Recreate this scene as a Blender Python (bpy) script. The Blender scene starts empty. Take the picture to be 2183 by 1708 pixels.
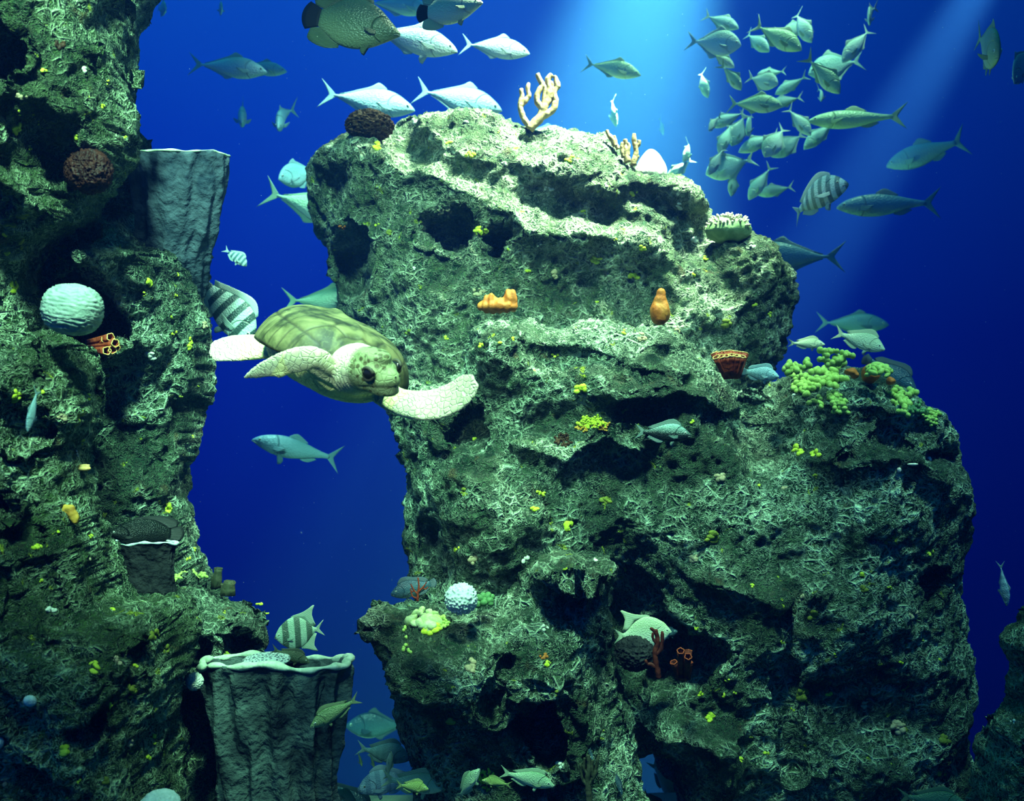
import bpy, bmesh, math, random
import numpy as np
from mathutils import Vector, Matrix, Quaternion
from mathutils.bvhtree import BVHTree

# ------------------------------------------------------------------ frame, camera
F = 2000.0                       # focal length in pixels of the 2183 x 1708 frame
CZ = 2.6                         # camera height over the sand
def P(px, py, d):
    return Vector(((px-1091.5)*d/F, d, CZ+(854-py)*d/F))

sc = bpy.context.scene
C = sc.collection
cam_d = bpy.data.cameras.new('camera')
cam_d.sensor_width = 36; cam_d.lens = F/2183*36
cam_d.clip_end = 200
cam_d.dof.use_dof = True; cam_d.dof.focus_distance = 4.6; cam_d.dof.aperture_fstop = 2.2
cam = bpy.data.objects.new('camera', cam_d); C.objects.link(cam)
cam.location = (0, 0, CZ); cam.rotation_euler = (math.radians(90), 0, 0)
sc.camera = cam
sc.view_settings.view_transform = 'Standard'; sc.view_settings.look = 'None'
sc.view_settings.gamma = 1; sc.view_settings.use_curve_mapping = False
sc.view_settings.exposure = 0.0
cy = sc.cycles
cy.use_denoising = True
try: cy.denoiser = 'OPENIMAGEDENOISE'
except Exception: pass
cy.max_bounces = 3; cy.diffuse_bounces = 1; cy.glossy_bounces = 1; cy.transmission_bounces = 2
cy.volume_bounces = 0; cy.transparent_max_bounces = 6
cy.sample_clamp_indirect = 4; cy.sample_clamp_direct = 0
cy.caustics_reflective = False; cy.caustics_refractive = False

# ------------------------------------------------------------------ open water beyond the tank's lit part
world = bpy.data.worlds.new('open_water'); sc.world = world
world.use_nodes = True
nt = world.node_tree; nt.nodes.clear()
tc = nt.nodes.new('ShaderNodeTexCoord'); sp = nt.nodes.new('ShaderNodeSeparateXYZ')
nt.links.new(tc.outputs['Generated'], sp.inputs[0])
cr = nt.nodes.new('ShaderNodeValToRGB')
mr = nt.nodes.new('ShaderNodeMapRange'); mr.inputs[1].default_value = -1; mr.inputs[2].default_value = 1
nt.links.new(sp.outputs['Z'], mr.inputs[0]); nt.links.new(mr.outputs[0], cr.inputs[0])
els = cr.color_ramp.elements
els[0].position = 0.0; els[0].color = (0.0, 0.001, 0.006, 1)
els[1].position = 1.0; els[1].color = (0.14, 0.95, 0.85, 1)
for pos, col in ((0.33, (0.0, 0.0004, 0.08, 1)), (0.42, (0.0, 0.0010, 0.185, 1)), (0.53, (0.0, 0.008, 0.34, 1)), (0.63, (0.001, 0.038, 0.50, 1)), (0.70, (0.004, 0.075, 0.58, 1)), (0.82, (0.03, 0.24, 0.55, 1))):
    e = els.new(pos); e.color = col
mx = nt.nodes.new('ShaderNodeMapRange'); mx.inputs[1].default_value = 0.0; mx.inputs[2].default_value = 0.55; mx.inputs[3].default_value = 1.0; mx.inputs[4].default_value = 0.35
nt.links.new(sp.outputs['X'], mx.inputs[0])
bgn = nt.nodes.new('ShaderNodeBackground'); nt.links.new(mx.outputs[0], bgn.inputs['Strength'])
wo = nt.nodes.new('ShaderNodeOutputWorld')
nt.links.new(cr.outputs[0], bgn.inputs['Color']); nt.links.new(bgn.outputs[0], wo.inputs['Surface'])

# ------------------------------------------------------------------ lamps over the tank, and added fill lamps
def look_rot(src, dst):
    return (Vector(dst)-Vector(src)).to_track_quat('-Z', 'Y')
def spot(name, loc, target, power, color, angle, blend=0.5, size=0.15):
    d = bpy.data.lights.new(name, 'SPOT'); d.energy = power; d.color = color
    d.spot_size = math.radians(angle); d.spot_blend = blend; d.shadow_soft_size = size
    o = bpy.data.objects.new(name, d); C.objects.link(o); o.location = loc
    o.rotation_mode = 'QUATERNION'; o.rotation_quaternion = look_rot(loc, target)
    return o
def area(name, loc, target, power, color, sx, sy):
    d = bpy.data.lights.new(name, 'AREA'); d.energy = power; d.color = color
    d.shape = 'RECTANGLE'; d.size = sx; d.size_y = sy
    o = bpy.data.objects.new(name, d); C.objects.link(o); o.location = loc
    o.rotation_mode = 'QUATERNION'; o.rotation_quaternion = look_rot(loc, target)
    return o
spot('tank_lamp_dome', (1.3, 5.3, 7.4), P(1210, 400, 6.3), 11000, (1.0, 1.0, 0.66), 52, 0.95, 0.5)
spot('tank_lamp_left', (-0.9, 0.6, 6.4), P(270, 470, 4.6), 3700, (0.68, 1.0, 0.66), 50, 0.95, 0.3)
spot('tank_lamp_front', (-0.1, 1.7, 7.2), P(960, 800, 4.5), 4000, (0.74, 1.0, 0.62), 42, 1.0, 0.35)
spot('tank_lamp_right', (2.5, 3.0, 6.9), P(1770, 800, 5.2), 1200, (0.66, 1.0, 0.74), 42, 1.0, 0.3)
spot('added_lamp_jacks', (-0.4, 6.6, 8.6), P(930, 190, 7.7), 4600, (0.74, 1.0, 0.80), 50, 0.9, 0.3)  # added lamp, brightens the jacks above the dome
spot('added_lamp_school', (2.9, 8.0, 9.2), P(1560, 220, 9.0), 2000, (0.80, 1.0, 0.55), 52, 1.0, 0.3)  # added lamp, lights the backs of the school from above
spot('beam_lamp_centre', (2.2, 10.2, 10.2), P(1310, 300, 10.0), 340000, (1.0, 1.0, 0.36), 33, 1.0, 0.15)
spot('beam_lamp_right', (6.1, 10.0, 8.9), P(1735, 560, 8.9), 90000, (0.9, 1.0, 0.6), 11, 1.0, 0.1)
spot('added_lamp_turtle', (-0.8, 0.1, 4.3), P(715, 790, 3.9), 520, (0.90, 1.0, 0.62), 24, 1.0, 0.2)  # added front lamp to brighten the turtle's belly

# ------------------------------------------------------------------ tags and small helpers
def tag(o, label=None, cat=None, group=None, kind=None):
    if label: o['label'] = label
    if cat: o['category'] = cat
    if group: o['group'] = group
    if kind: o['kind'] = kind
    return o
def link(name, me, mat=None, parent=None):
    o = bpy.data.objects.new(name, me); C.objects.link(o)
    if mat is not None and not me.materials: me.materials.append(mat)
    if parent is not None: o.parent = parent
    return o
def np_mesh(name, V, faces, smooth=True):
    me = bpy.data.meshes.new(name)
    me.from_pydata([tuple(v) for v in V], [], [tuple(int(i) for i in f) for f in faces])
    if smooth: me.shade_smooth()
    me.update()
    return me
def quad_mesh(name, V, Q):
    me = bpy.data.meshes.new(name)
    V = np.asarray(V, dtype=np.float32); Q = np.asarray(Q, dtype=np.int32)
    me.vertices.add(len(V)); me.vertices.foreach_set('co', V.ravel())
    me.loops.add(Q.size); me.loops.foreach_set('vertex_index', Q.ravel())
    me.polygons.add(len(Q)); me.polygons.foreach_set('loop_start', np.arange(0, Q.size, 4, dtype=np.int32))
    me.polygons.foreach_set('loop_total', np.full(len(Q), 4, dtype=np.int32))
    me.update(calc_edges=True); me.validate(); me.shade_smooth()
    return me

# ------------------------------------------------------------------ noise on numpy points
def _h(ix, iy, iz, s):
    n = (ix*374761393 + iy*668265263 + iz*1440662683 + s*974634777) & 0xffffffff
    n = ((n ^ (n >> 13))*1274126177) & 0xffffffff
    n = ((n ^ (n >> 16))*2246822519) & 0xffffffff
    return ((n ^ (n >> 15)) & 0xffffff)/float(0xffffff)
def vnoise(p, s=0):
    i = np.floor(p).astype(np.int64); f = p-i; u = f*f*f*(f*(f*6-15)+10)
    x, y, z = i[:, 0], i[:, 1], i[:, 2]
    r = 0
    for dx in (0, 1):
        wx = u[:, 0] if dx else 1-u[:, 0]
        for dy in (0, 1):
            wy = u[:, 1] if dy else 1-u[:, 1]
            for dz in (0, 1):
                wz = u[:, 2] if dz else 1-u[:, 2]
                r = r+wx*wy*wz*_h(x+dx, y+dy, z+dz, s)
    return r*2-1
def fbm(p, o=4, s=0, g=0.5):
    a, t, n = 1.0, 0, 0.0
    for k in range(o):
        t = t+a*vnoise(p, s+k*17); n += a; a *= g; p = p*2.03+7.7
    return t/n
def ridged(p, o=3, s=0):
    a, t, n = 1.0, 0, 0.0
    for k in range(o):
        t = t+a*(1-2*np.abs(vnoise(p, s+k*13))); n += a; a *= 0.5; p = p*2.07+3.1
    return t/n
def worley(p, s=0):
    i = np.floor(p).astype(np.int64); best = np.full(len(p), 9.0)
    for dx in (-1, 0, 1):
        for dy in (-1, 0, 1):
            for dz in (-1, 0, 1):
                c = i+np.array((dx, dy, dz))
                q = np.stack([c[:, k]+_h(c[:, 0], c[:, 1], c[:, 2], s+k*5) for k in range(3)], 1)
                best = np.minimum(best, ((q-p)**2).sum(1))
    return np.sqrt(best)
def sstep(a, b, x):
    t = np.clip((x-a)/(b-a), 0, 1); return t*t*(3-2*t)

# ------------------------------------------------------------------ materials
def new_mat(name):
    m = bpy.data.materials.new(name); m.use_nodes = True
    t = m.node_tree; t.nodes.clear()
    out = t.nodes.new('ShaderNodeOutputMaterial'); b = t.nodes.new('ShaderNodeBsdfPrincipled')
    t.links.new(b.outputs[0], out.inputs['Surface'])
    return m, t, b
def nd(t, kind, **kw):
    n = t.nodes.new(kind)
    for k, v in kw.items():
        if k.startswith('i_'):
            n.inputs[k[2:].replace('_', ' ')].default_value = v
        else: setattr(n, k, v)
    return n
def ramp(t, src, stops, interp='LINEAR'):
    r = t.nodes.new('ShaderNodeValToRGB'); e = r.color_ramp.elements; r.color_ramp.interpolation = interp
    e[0].position = stops[0][0]; e[0].color = (*stops[0][1], 1)
    e[1].position = stops[-1][0]; e[1].color = (*stops[-1][1], 1)
    for p_, c_ in stops[1:-1]:
        q = e.new(p_); q.color = (*c_, 1)
    t.links.new(src, r.inputs[0]); return r.outputs[0]
def mixc(t, fac, a, b, mode='MIX'):
    m = t.nodes.new('ShaderNodeMix'); m.data_type = 'RGBA'; m.blend_type = mode
    for sock, v in ((m.inputs[0], fac), (m.inputs[6], a), (m.inputs[7], b)):
        if hasattr(v, 'links'): t.links.new(v, sock)
        elif isinstance(v, (int, float)): sock.default_value = v
        else: sock.default_value = (*v, 1)
    return m.outputs[2]
def mth(t, op, a, b=None, c=None, clamp=False):
    m = t.nodes.new('ShaderNodeMath'); m.operation = op; m.use_clamp = clamp
    for k, v in enumerate((a, b, c)):
        if v is None: continue
        if hasattr(v, 'links'): t.links.new(v, m.inputs[k])
        else: m.inputs[k].default_value = v
    return m.outputs[0]
def noise_t(t, vec, scale, detail=3, dist=0.0, rough=0.5):
    n = t.nodes.new('ShaderNodeTexNoise'); n.inputs['Scale'].default_value = scale
    n.inputs['Detail'].default_value = detail; n.inputs['Distortion'].default_value = dist
    n.inputs['Roughness'].default_value = rough
    t.links.new(vec, n.inputs['Vector']); return n.outputs[0]
def voro(t, vec, scale, feature='F1', rnd=1.0):
    n = t.nodes.new('ShaderNodeTexVoronoi'); n.feature = feature; n.inputs['Scale'].default_value = scale
    n.inputs['Randomness'].default_value = rnd
    t.links.new(vec, n.inputs['Vector']); return n.outputs['Distance'] if 'Distance' in n.outputs else n.outputs[0]
def bump(t, b, h, dist=0.02, strength=1.0):
    n = t.nodes.new('ShaderNodeBump'); n.inputs['Strength'].default_value = strength
    n.inputs['Distance'].default_value = dist
    t.links.new(h, n.inputs['Height']); t.links.new(n.outputs[0], b.inputs['Normal']); return n

def rock_mat(name, dark, mid, pale, scale=30, cover=0.5, spec=0.2):
    """reef crust: a pale lace of encrusting growth over dark turf"""
    m, t, b = new_mat(name)
    co = nd(t, 'ShaderNodeTexCoord').outputs['Object']
    big = noise_t(t, co, 1.9, 4, 0.3)
    med = noise_t(t, co, 5.5, 5, 0.5, 0.6)
    l1 = noise_t(t, co, scale, 2, 2.2, 0.55)
    lace = mth(t, 'SUBTRACT', 1.0, mth(t, 'MULTIPLY', mth(t, 'ABSOLUTE', mth(t, 'SUBTRACT', l1, 0.5)), 13.0), clamp=True)
    vd = voro(t, co, scale*0.8, 'DISTANCE_TO_EDGE')
    cell = mth(t, 'SUBTRACT', 1.0, mth(t, 'MULTIPLY', vd, 6.5), clamp=True)
    l2 = noise_t(t, co, scale*2.8, 2, 1.0)
    where = ramp(t, med, [(0.46, (0, 0, 0)), (0.58, (1, 1, 1))])
    lc = mth(t, 'MAXIMUM', lace, mth(t, 'MULTIPLY', cell, where))
    amount = ramp(t, mth(t, 'ADD', mth(t, 'MULTIPLY', big, 0.6), mth(t, 'MULTIPLY', med, 0.4)), [(0.42, (0.10,)*3), (0.52, (0.50,)*3), (0.62, (1, 1, 1))])
    pf = mth(t, 'MULTIPLY', mth(t, 'MULTIPLY', lc, amount), mth(t, 'MULTIPLY', l2, 2.1), clamp=True)
    base = mixc(t, ramp(t, noise_t(t, co, scale*0.6, 4, 0.6), [(0.40, (0, 0, 0)), (0.62, (1, 1, 1))]), dark, mid)
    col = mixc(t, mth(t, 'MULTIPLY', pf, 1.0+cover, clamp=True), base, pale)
    rust = ramp(t, noise_t(t, co, 9.0, 3, 0.5), [(0.64, (0, 0, 0)), (0.74, (1, 1, 1))])
    col = mixc(t, mth(t, 'MULTIPLY', rust, 0.5), col, (0.13, 0.075, 0.03))
    yel = ramp(t, noise_t(t, co, 13.0, 4, 0.6), [(0.68, (0, 0, 0)), (0.71, (1, 1, 1))])
    col = mixc(t, mth(t, 'MULTIPLY', yel, 0.8), col, (0.42, 0.50, 0.03))
    t.links.new(col, b.inputs['Base Color'])
    b.inputs['Roughness'].default_value = 0.85; b.inputs['Specular IOR Level'].default_value = spec
    hgt = mth(t, 'ADD', mth(t, 'MULTIPLY', lc, 0.8), mth(t, 'MULTIPLY', noise_t(t, co, scale*0.5, 4, 0.8), 1.8))
    bump(t, b, mth(t, 'ADD', hgt, mth(t, 'MULTIPLY', l2, 0.5)), 0.050, 1.0)
    return m
M = {}
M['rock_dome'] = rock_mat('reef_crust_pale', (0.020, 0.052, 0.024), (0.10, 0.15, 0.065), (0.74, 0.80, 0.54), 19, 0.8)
M['rock'] = rock_mat('reef_crust_green', (0.010, 0.032, 0.016), (0.045, 0.085, 0.040), (0.66, 0.84, 0.56), 20, 0.6)
M['rock_left'] = rock_mat('reef_crust_moss', (0.010, 0.034, 0.010), (0.050, 0.095, 0.028), (0.66, 0.84, 0.50), 24, 0.6)
M['rock_dark'] = rock_mat('reef_crust_dark', (0.010, 0.032, 0.020), (0.035, 0.075, 0.045), (0.30, 0.42, 0.28), 34, 0.2)

# ------------------------------------------------------------------ reef masses
def resample(pts, n_per=6):
    pts = [np.array(p, float) for p in pts]; out = []
    N = len(pts)
    for i in range(N):
        p0, p1, p2, p3 = pts[i-1], pts[i], pts[(i+1) % N], pts[(i+2) % N]
        for k in range(n_per):
            s = k/n_per
            out.append(0.5*((2*p1)+(-p0+p2)*s+(2*p0-5*p1+4*p2-p3)*s*s+(-p0+3*p1-3*p2+p3)*s**3))
    return np.array(out)
def poly_field(poly, X, Z):
    """signed distance (inside > 0) and nearest boundary point"""
    n = len(X); best = np.full(n, 1e9); bx = np.zeros(n); bz = np.zeros(n); ins = np.zeros(n, bool)
    A = poly; B = np.roll(poly, -1, 0)
    for (ax, az), (cx, cz) in zip(A, B):
        dx, dz = cx-ax, cz-az; L2 = dx*dx+dz*dz+1e-12
        s = np.clip(((X-ax)*dx+(Z-az)*dz)/L2, 0, 1)
        qx, qz = ax+s*dx, az+s*dz; d = (X-qx)**2+(Z-qz)**2
        m = d < best; best[m] = d[m]; bx[m] = qx[m]; bz[m] = qz[m]
        c = (az > Z) != (cz > Z)
        with np.errstate(divide='ignore', invalid='ignore'):
            xi = ax+(Z-az)*dx/(dz if dz != 0 else 1e-12)
        ins ^= c & (X < xi)
    d = np.sqrt(best); return np.where(ins, d, -d), bx, bz
def blur(a, k):
    for ax in (0, 1):
        p = np.pad(a, [(k, k) if i == ax else (0, 0) for i in (0, 1)], 'edge')
        c = np.cumsum(p, ax); c = np.insert(c, 0, 0, ax)
        n = a.shape[ax]
        a = (np.take(c, range(2*k+1, 2*k+1+n), ax)-np.take(c, range(0, n), ax))/(2*k+1)
    return a
ROCKS = []
def rock(name, out, D, T, TB, w, feats, mat, label, step=4.0, seed=1, rough=1.0, cat='reef rock'):
    pw = resample(out, 5)
    poly = np.stack([(pw[:, 0]-1091.5)*D/F, CZ+(854-pw[:, 1])*D/F], 1)
    poly[:, 1] = np.maximum(poly[:, 1], -0.05)
    st = step*D/F
    x0, z0 = poly.min(0)-st; x1, z1 = poly.max(0)+st
    xs = np.arange(x0, x1+st, st); zs = np.arange(z0, z1+st, st)
    GX, GZ = np.meshgrid(xs, zs); sh = GX.shape
    d, bx, bz = poly_field(poly, GX.ravel(), GZ.ravel()); d = d.reshape(sh); bx = bx.reshape(sh); bz = bz.reshape(sh)
    ins = d > st*0.35
    dc = blur(np.maximum(d, 0), max(1, int(0.03/st)))
    dc = np.where(d > 0, np.minimum(dc, d+0.02), 0)
    q = 1-np.clip(d.clip(0)/w, 0, 1); prof = np.sqrt(np.clip(1-q*q, 0, 1)); prof = np.where(d > 0.05, blur(prof, max(1, int(0.06/st))), prof)
    h = T*prof
    edge = sstep(0.0, 0.10, d)
    px = GX*F/D+1091.5; py = 854-(GZ-CZ)*F/D
    for f in feats:
        k = f[0]
        if k in 'bh':
            _, fx, fy, rx, ry, rot, amp = f
            c, s_ = math.cos(math.radians(rot)), math.sin(math.radians(rot))
            u = ((px-fx)*c-(py-fy)*s_)/rx; v = ((px-fx)*s_+(py-fy)*c)/ry
            r = np.sqrt(u*u+v*v)
            wob = 1+0.18*np.sin(3*np.arctan2(v, u)+fx)+0.10*np.sin(5*np.arctan2(v, u)+fy)
            if k == 'b': h = h+amp*np.exp(-(r**2)*1.1)*edge
            else: h = h-amp*(1-sstep(0.62, 1.12, r*wob))*edge
        elif k == 'r':
            _, pts, wd, amp = f
            best = np.full(sh, 1e9)
            for (ax, ay), (cx, cy_) in zip(pts[:-1], pts[1:]):
                dx, dy = cx-ax, cy_-ay; s = np.clip(((px-ax)*dx+(py-ay)*dy)/(dx*dx+dy*dy), 0, 1)
                best = np.minimum(best, (px-ax-s*dx)**2+(py-ay-s*dy)**2)
            h = h+amp*np.exp(-best/(wd*wd))*edge
        elif k == 's':   # a shelf: everything under the line stands out by amp, rolling out over wd pixels
            _, pts, wd, amp, fade = f
            xs_, ys_ = zip(*pts); ly = np.interp(px, xs_, ys_)
            inx = sstep(xs_[0]-30, xs_[0]+30, px)*(1-sstep(xs_[-1]-30, xs_[-1]+30, px))
            t_ = sstep(0, 1, (py-ly)/wd)*(1-sstep(0, 1, (py-ly-wd)/fade))
            h = h+amp*t_*inx*edge
    h = np.maximum(h, -TB*0.6*edge)
    X = np.where(ins, GX, bx); Z = np.where(ins, GZ, bz)
    cellm = ins[:-1, :-1] | ins[1:, :-1] | ins[:-1, 1:] | ins[1:, 1:]
    used = np.zeros(sh, bool)
    used[:-1, :-1] |= cellm; used[1:, :-1] |= cellm; used[:-1, 1:] |= cellm; used[1:, 1:] |= cellm
    idx = np.full(sh, -1, np.int64); nf = used.sum(); idx[used] = np.arange(nf)
    bi = np.full(sh, -1, np.int64); inn = used & ins; bi[inn] = nf+np.arange(inn.sum()); bi[used & ~ins] = idx[used & ~ins]
    Vf = np.stack([X[used], D-np.where(ins, h, 0)[used], Z[used]], 1)
    hb = TB*prof
    Vb = np.stack([X[inn], D+hb[inn], Z[inn]], 1)
    V = np.concatenate([Vf, Vb])
    r_, c_ = np.nonzero(cellm)
    Qf = np.stack([idx[r_, c_], idx[r_, c_+1], idx[r_+1, c_+1], idx[r_+1, c_]], 1)
    Qb = np.stack([bi[r_, c_], bi[r_+1, c_], bi[r_+1, c_+1], bi[r_, c_+1]], 1)
    Q = np.concatenate([Qf, Qb])
    def normals(V):
        a, b_, c2, d2 = (V[Q[:, i]] for i in range(4))
        fn = np.cross(c2-a, d2-b_); N = np.zeros_like(V)
        for i in range(4): np.add.at(N, Q[:, i], fn)
        return N/(np.linalg.norm(N, axis=1, keepdims=True)+1e-9)
    N = normals(V)
    n1 = fbm(V*2.2+seed*3.3, 4, seed)*0.10
    n2 = fbm(V*7.5+seed, 3, seed+50)*0.045
    V = V+N*((n1+n2-0.048)*rough)[:, None]
    N = normals(V)
    n3 = ridged(V*13.0+0.8*fbm(V*9, 2, 5)[:, None], 3, seed+90)*0.020
    reg = sstep(-0.15, 0.35, fbm(V*2.6, 2, seed+31))
    wl = worley(V*17.0, seed+7); n4 = -(1-sstep(0.12, 0.5, wl))*0.024*(0.35+0.65*reg)
    V = V+N*((n3+n4)*rough)[:, None]
    V[:, 2] = np.maximum(V[:, 2], -0.08)
    me = quad_mesh(name, V, Q)
    o = link(name, me, M[mat]); tag(o, label, cat)
    co = V; tri = Qf
    ROCKS.append((name, BVHTree.FromPolygons([tuple(v) for v in co], [tuple(int(i) for i in q_) for q_ in tri])))
    return o
def hit(px, py, only=None, dmin=0.5, default=5.0):
    """where the line of sight through a pixel meets the reef"""
    o = Vector((0, 0, CZ)); dr = (P(px, py, 1)-o).normalized(); best = None
    for nm, bv in ROCKS:
        if only and nm not in only: continue
        r = bv.ray_cast(o, dr)
        if r[0] is not None and (best is None or r[3] < best[2]) and r[3] > dmin: best = (r[0], r[1], r[3])
    if best is None: return P(px, py, default), Vector((0, -0.5, 0.86))
    n = best[1]
    if n.dot(dr) > 0: n = -n
    return best[0], n
def down(x, y, z=6.0, only=None):
    best = None
    for nm, bv in ROCKS:
        if only and nm not in only: continue
        r = bv.ray_cast(Vector((x, y, z)), Vector((0, 0, -1)))
        if r[0] is not None and (best is None or r[0].z > best.z): best = r[0]
    return best

# ------------------------------------------------------------------ the reef itself
rock('left_reef_pillar', [(-260,-200),(285,-200),(280,-60),(276,0),(265,60),(262,108),(283,128),(287,165),(279,225),(275,285),(264,322),(243,350),(224,368),(214,402),(196,425),(194,480),(178,510),(132,540),(112,562),(100,600),(108,650),(100,700),(60,740),(-260,760)],
     4.1, 0.55, 0.5, 0.40,
     [('h',125,205,42,55,10,0.34),('b',60,90,90,80,0,0.12),('b',210,60,60,90,0,0.08),('b',180,270,90,60,0,0.08),
      ('r',[(-20,350),(70,370),(150,440),(190,480)],32,0.20),('b',60,460,80,50,0,-0.14),('h',185,385,52,42,0,0.25),('b',60,560,60,60,0,-0.06),
      ('h',125,645,50,60,0,0.22),('b',20,250,50,60,0,0.06)],
     'rock_left', 'tall crusted reef pillar filling the upper left edge', seed=3)
rock('back_left_reef_column', [(60,470),(150,430),(220,392),(262,415),(300,470),(380,500),(436,520),(440,575),(434,612),(441,655),(449,700),(457,765),(449,835),(431,890),(419,960),(409,1030),(405,1090),(412,1140),(430,1200),(452,1262),(470,1330),(480,1500),(480,1960),(60,1960)],
     5.1, 0.50, 0.5, 0.35,
     [('h',262,712,58,62,0,0.50),('r',[(215,770),(300,775),(380,745)],22,0.16),('r',[(330,560),(350,640),(380,720)],34,0.10),
      ('b',240,520,90,45,-12,0.16),('b',375,600,110,62,0,0.46),('b',330,960,50,60,0,-0.10),('b',330,850,80,40,0,-0.10),('r',[(200,560),(270,600),(330,620)],20,0.08)],
     'rock', 'green crusted reef column behind the pillar, under the upper grey vase sponge', seed=8)
rock('lower_left_reef_mass', [(-260,690),(-100,686),(60,692),(120,706),(163,716),(182,745),(203,790),(209,840),(205,890),(195,950),(190,1010),(196,1070),(212,1120),(228,1175),(245,1225),(264,1262),(330,1268),(393,1290),(413,1340),(412,1420),(388,1500),(392,1600),(400,1800),(410,2150),(-260,2150)],
     3.95, 0.60, 0.5, 0.34,
     [('h',160,910,24,22,0,0.20),('h',122,1053,13,13,0,0.12),('b',75,1210,50,45,0,-0.14),('b',100,800,90,60,0,0.08),('r',[(60,1180),(120,1160),(180,1150)],24,0.08),
      ('r',[(230,1290),(300,1275),(390,1320),(405,1400)],26,0.09),('b',250,1420,90,100,0,-0.06),('b',60,1400,80,90,0,0.10),('b',180,1600,60,90,20,-0.12),('b',90,1640,80,60,0,0.10),('b',320,1600,70,80,0,0.06),('h',290,1480,30,30,0,0.08),('r',[(20,1330),(130,1380),(220,1500)],20,-0.07)],
     'rock_left', 'mossy lower left reef mass, beside the dark bowl sponge', seed=12)
rock('small_reef_ledge', [(350,1245),(385,1226),(430,1232),(470,1262),(520,1268),(556,1290),(576,1322),(574,1362),(566,1405),(560,1500),(350,1500)],
     4.75, 0.32, 0.35, 0.22, [('h',545,1385,24,42,0,0.26),('h',445,1355,30,24,0,0.12),('r',[(420,1300),(520,1310)],30,0.05)],
     'rock', 'rounded reef ledge with a bright green top above the big vase sponge', seed=15)
rock('shadowed_reef_base', [(370,1400),(480,1400),(520,1500),(520,1990),(360,1990)], 4.9, 0.25, 0.3, 0.2,
     [('b',420,1460,40,40,0,0.08),('b',430,1640,40,60,0,0.08)], 'rock_left', 'shadowed reef base between the mossy mass and the big vase sponge', seed=17)
rock('reef_dome', [(655,382),(667,342),(700,307),(745,288),(800,283),(838,277),(862,254),(902,235),(950,228),(1000,237),(1050,251),(1095,268),(1135,278),(1180,268),(1240,278),(1290,290),(1322,316),(1356,350),(1400,362),(1440,376),(1472,402),(1500,442),(1512,478),(1560,493),(1600,513),(1640,545),(1668,578),(1682,612),(1688,660),(1681,720),(1660,790),(1600,900),(1500,1000),(900,1000),(840,930),(800,830),(760,735),(735,690),(727,640),(711,600),(706,560),(690,522),(672,490),(658,432)],
     6.6, 1.05, 3.8, 1.10,  # deep back, out of view, shaped to stop the centre beam
     [('b',790,370,95,75,0,0.18),('r',[(862,290),(880,340),(905,400)],24,-0.15),('b',750,440,65,38,10,-0.14),
      ('h',767,585,46,62,0,0.42),('r',[(715,520),(775,505),(830,560),(815,650)],16,0.07),
      ('r',[(860,405),(950,435),(1060,490),(1130,545),(1220,560)],34,0.15),('h',975,545,43,28,-5,0.40),('h',1068,566,21,25,0,0.35),
      ('r',[(900,400),(985,430),(1090,480),(1200,500),(1330,530),(1450,560)],26,-0.10),('b',905,365,32,38,0,-0.12),
      ('r',[(985,385),(1100,420),(1230,440),(1400,460),(1500,520)],40,0.08),('b',1160,350,55,30,0,-0.09),
      ('r',[(1100,430),(1180,475),(1300,500)],20,-0.05),('b',1050,300,100,50,0,0.10),('b',1290,340,90,45,15,0.14),
      ('r',[(1200,395),(1330,400),(1450,450),(1500,500)],26,0.06),('r',[(1330,470),(1420,500),(1500,520)],26,-0.14),
      ('b',1590,560,95,65,25,0.22),('r',[(1480,500),(1470,560),(1500,640)],26,-0.14),('b',1240,640,150,60,0,-0.12),
      ('r',[(1100,560),(1180,590),(1260,560)],18,0.08),('b',900,620,70,90,0,0.08),('b',1330,570,60,30,0,0.08)],
     'rock_dome', 'huge brightly lit reef dome in the middle behind the sea turtle', seed=21)
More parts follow.
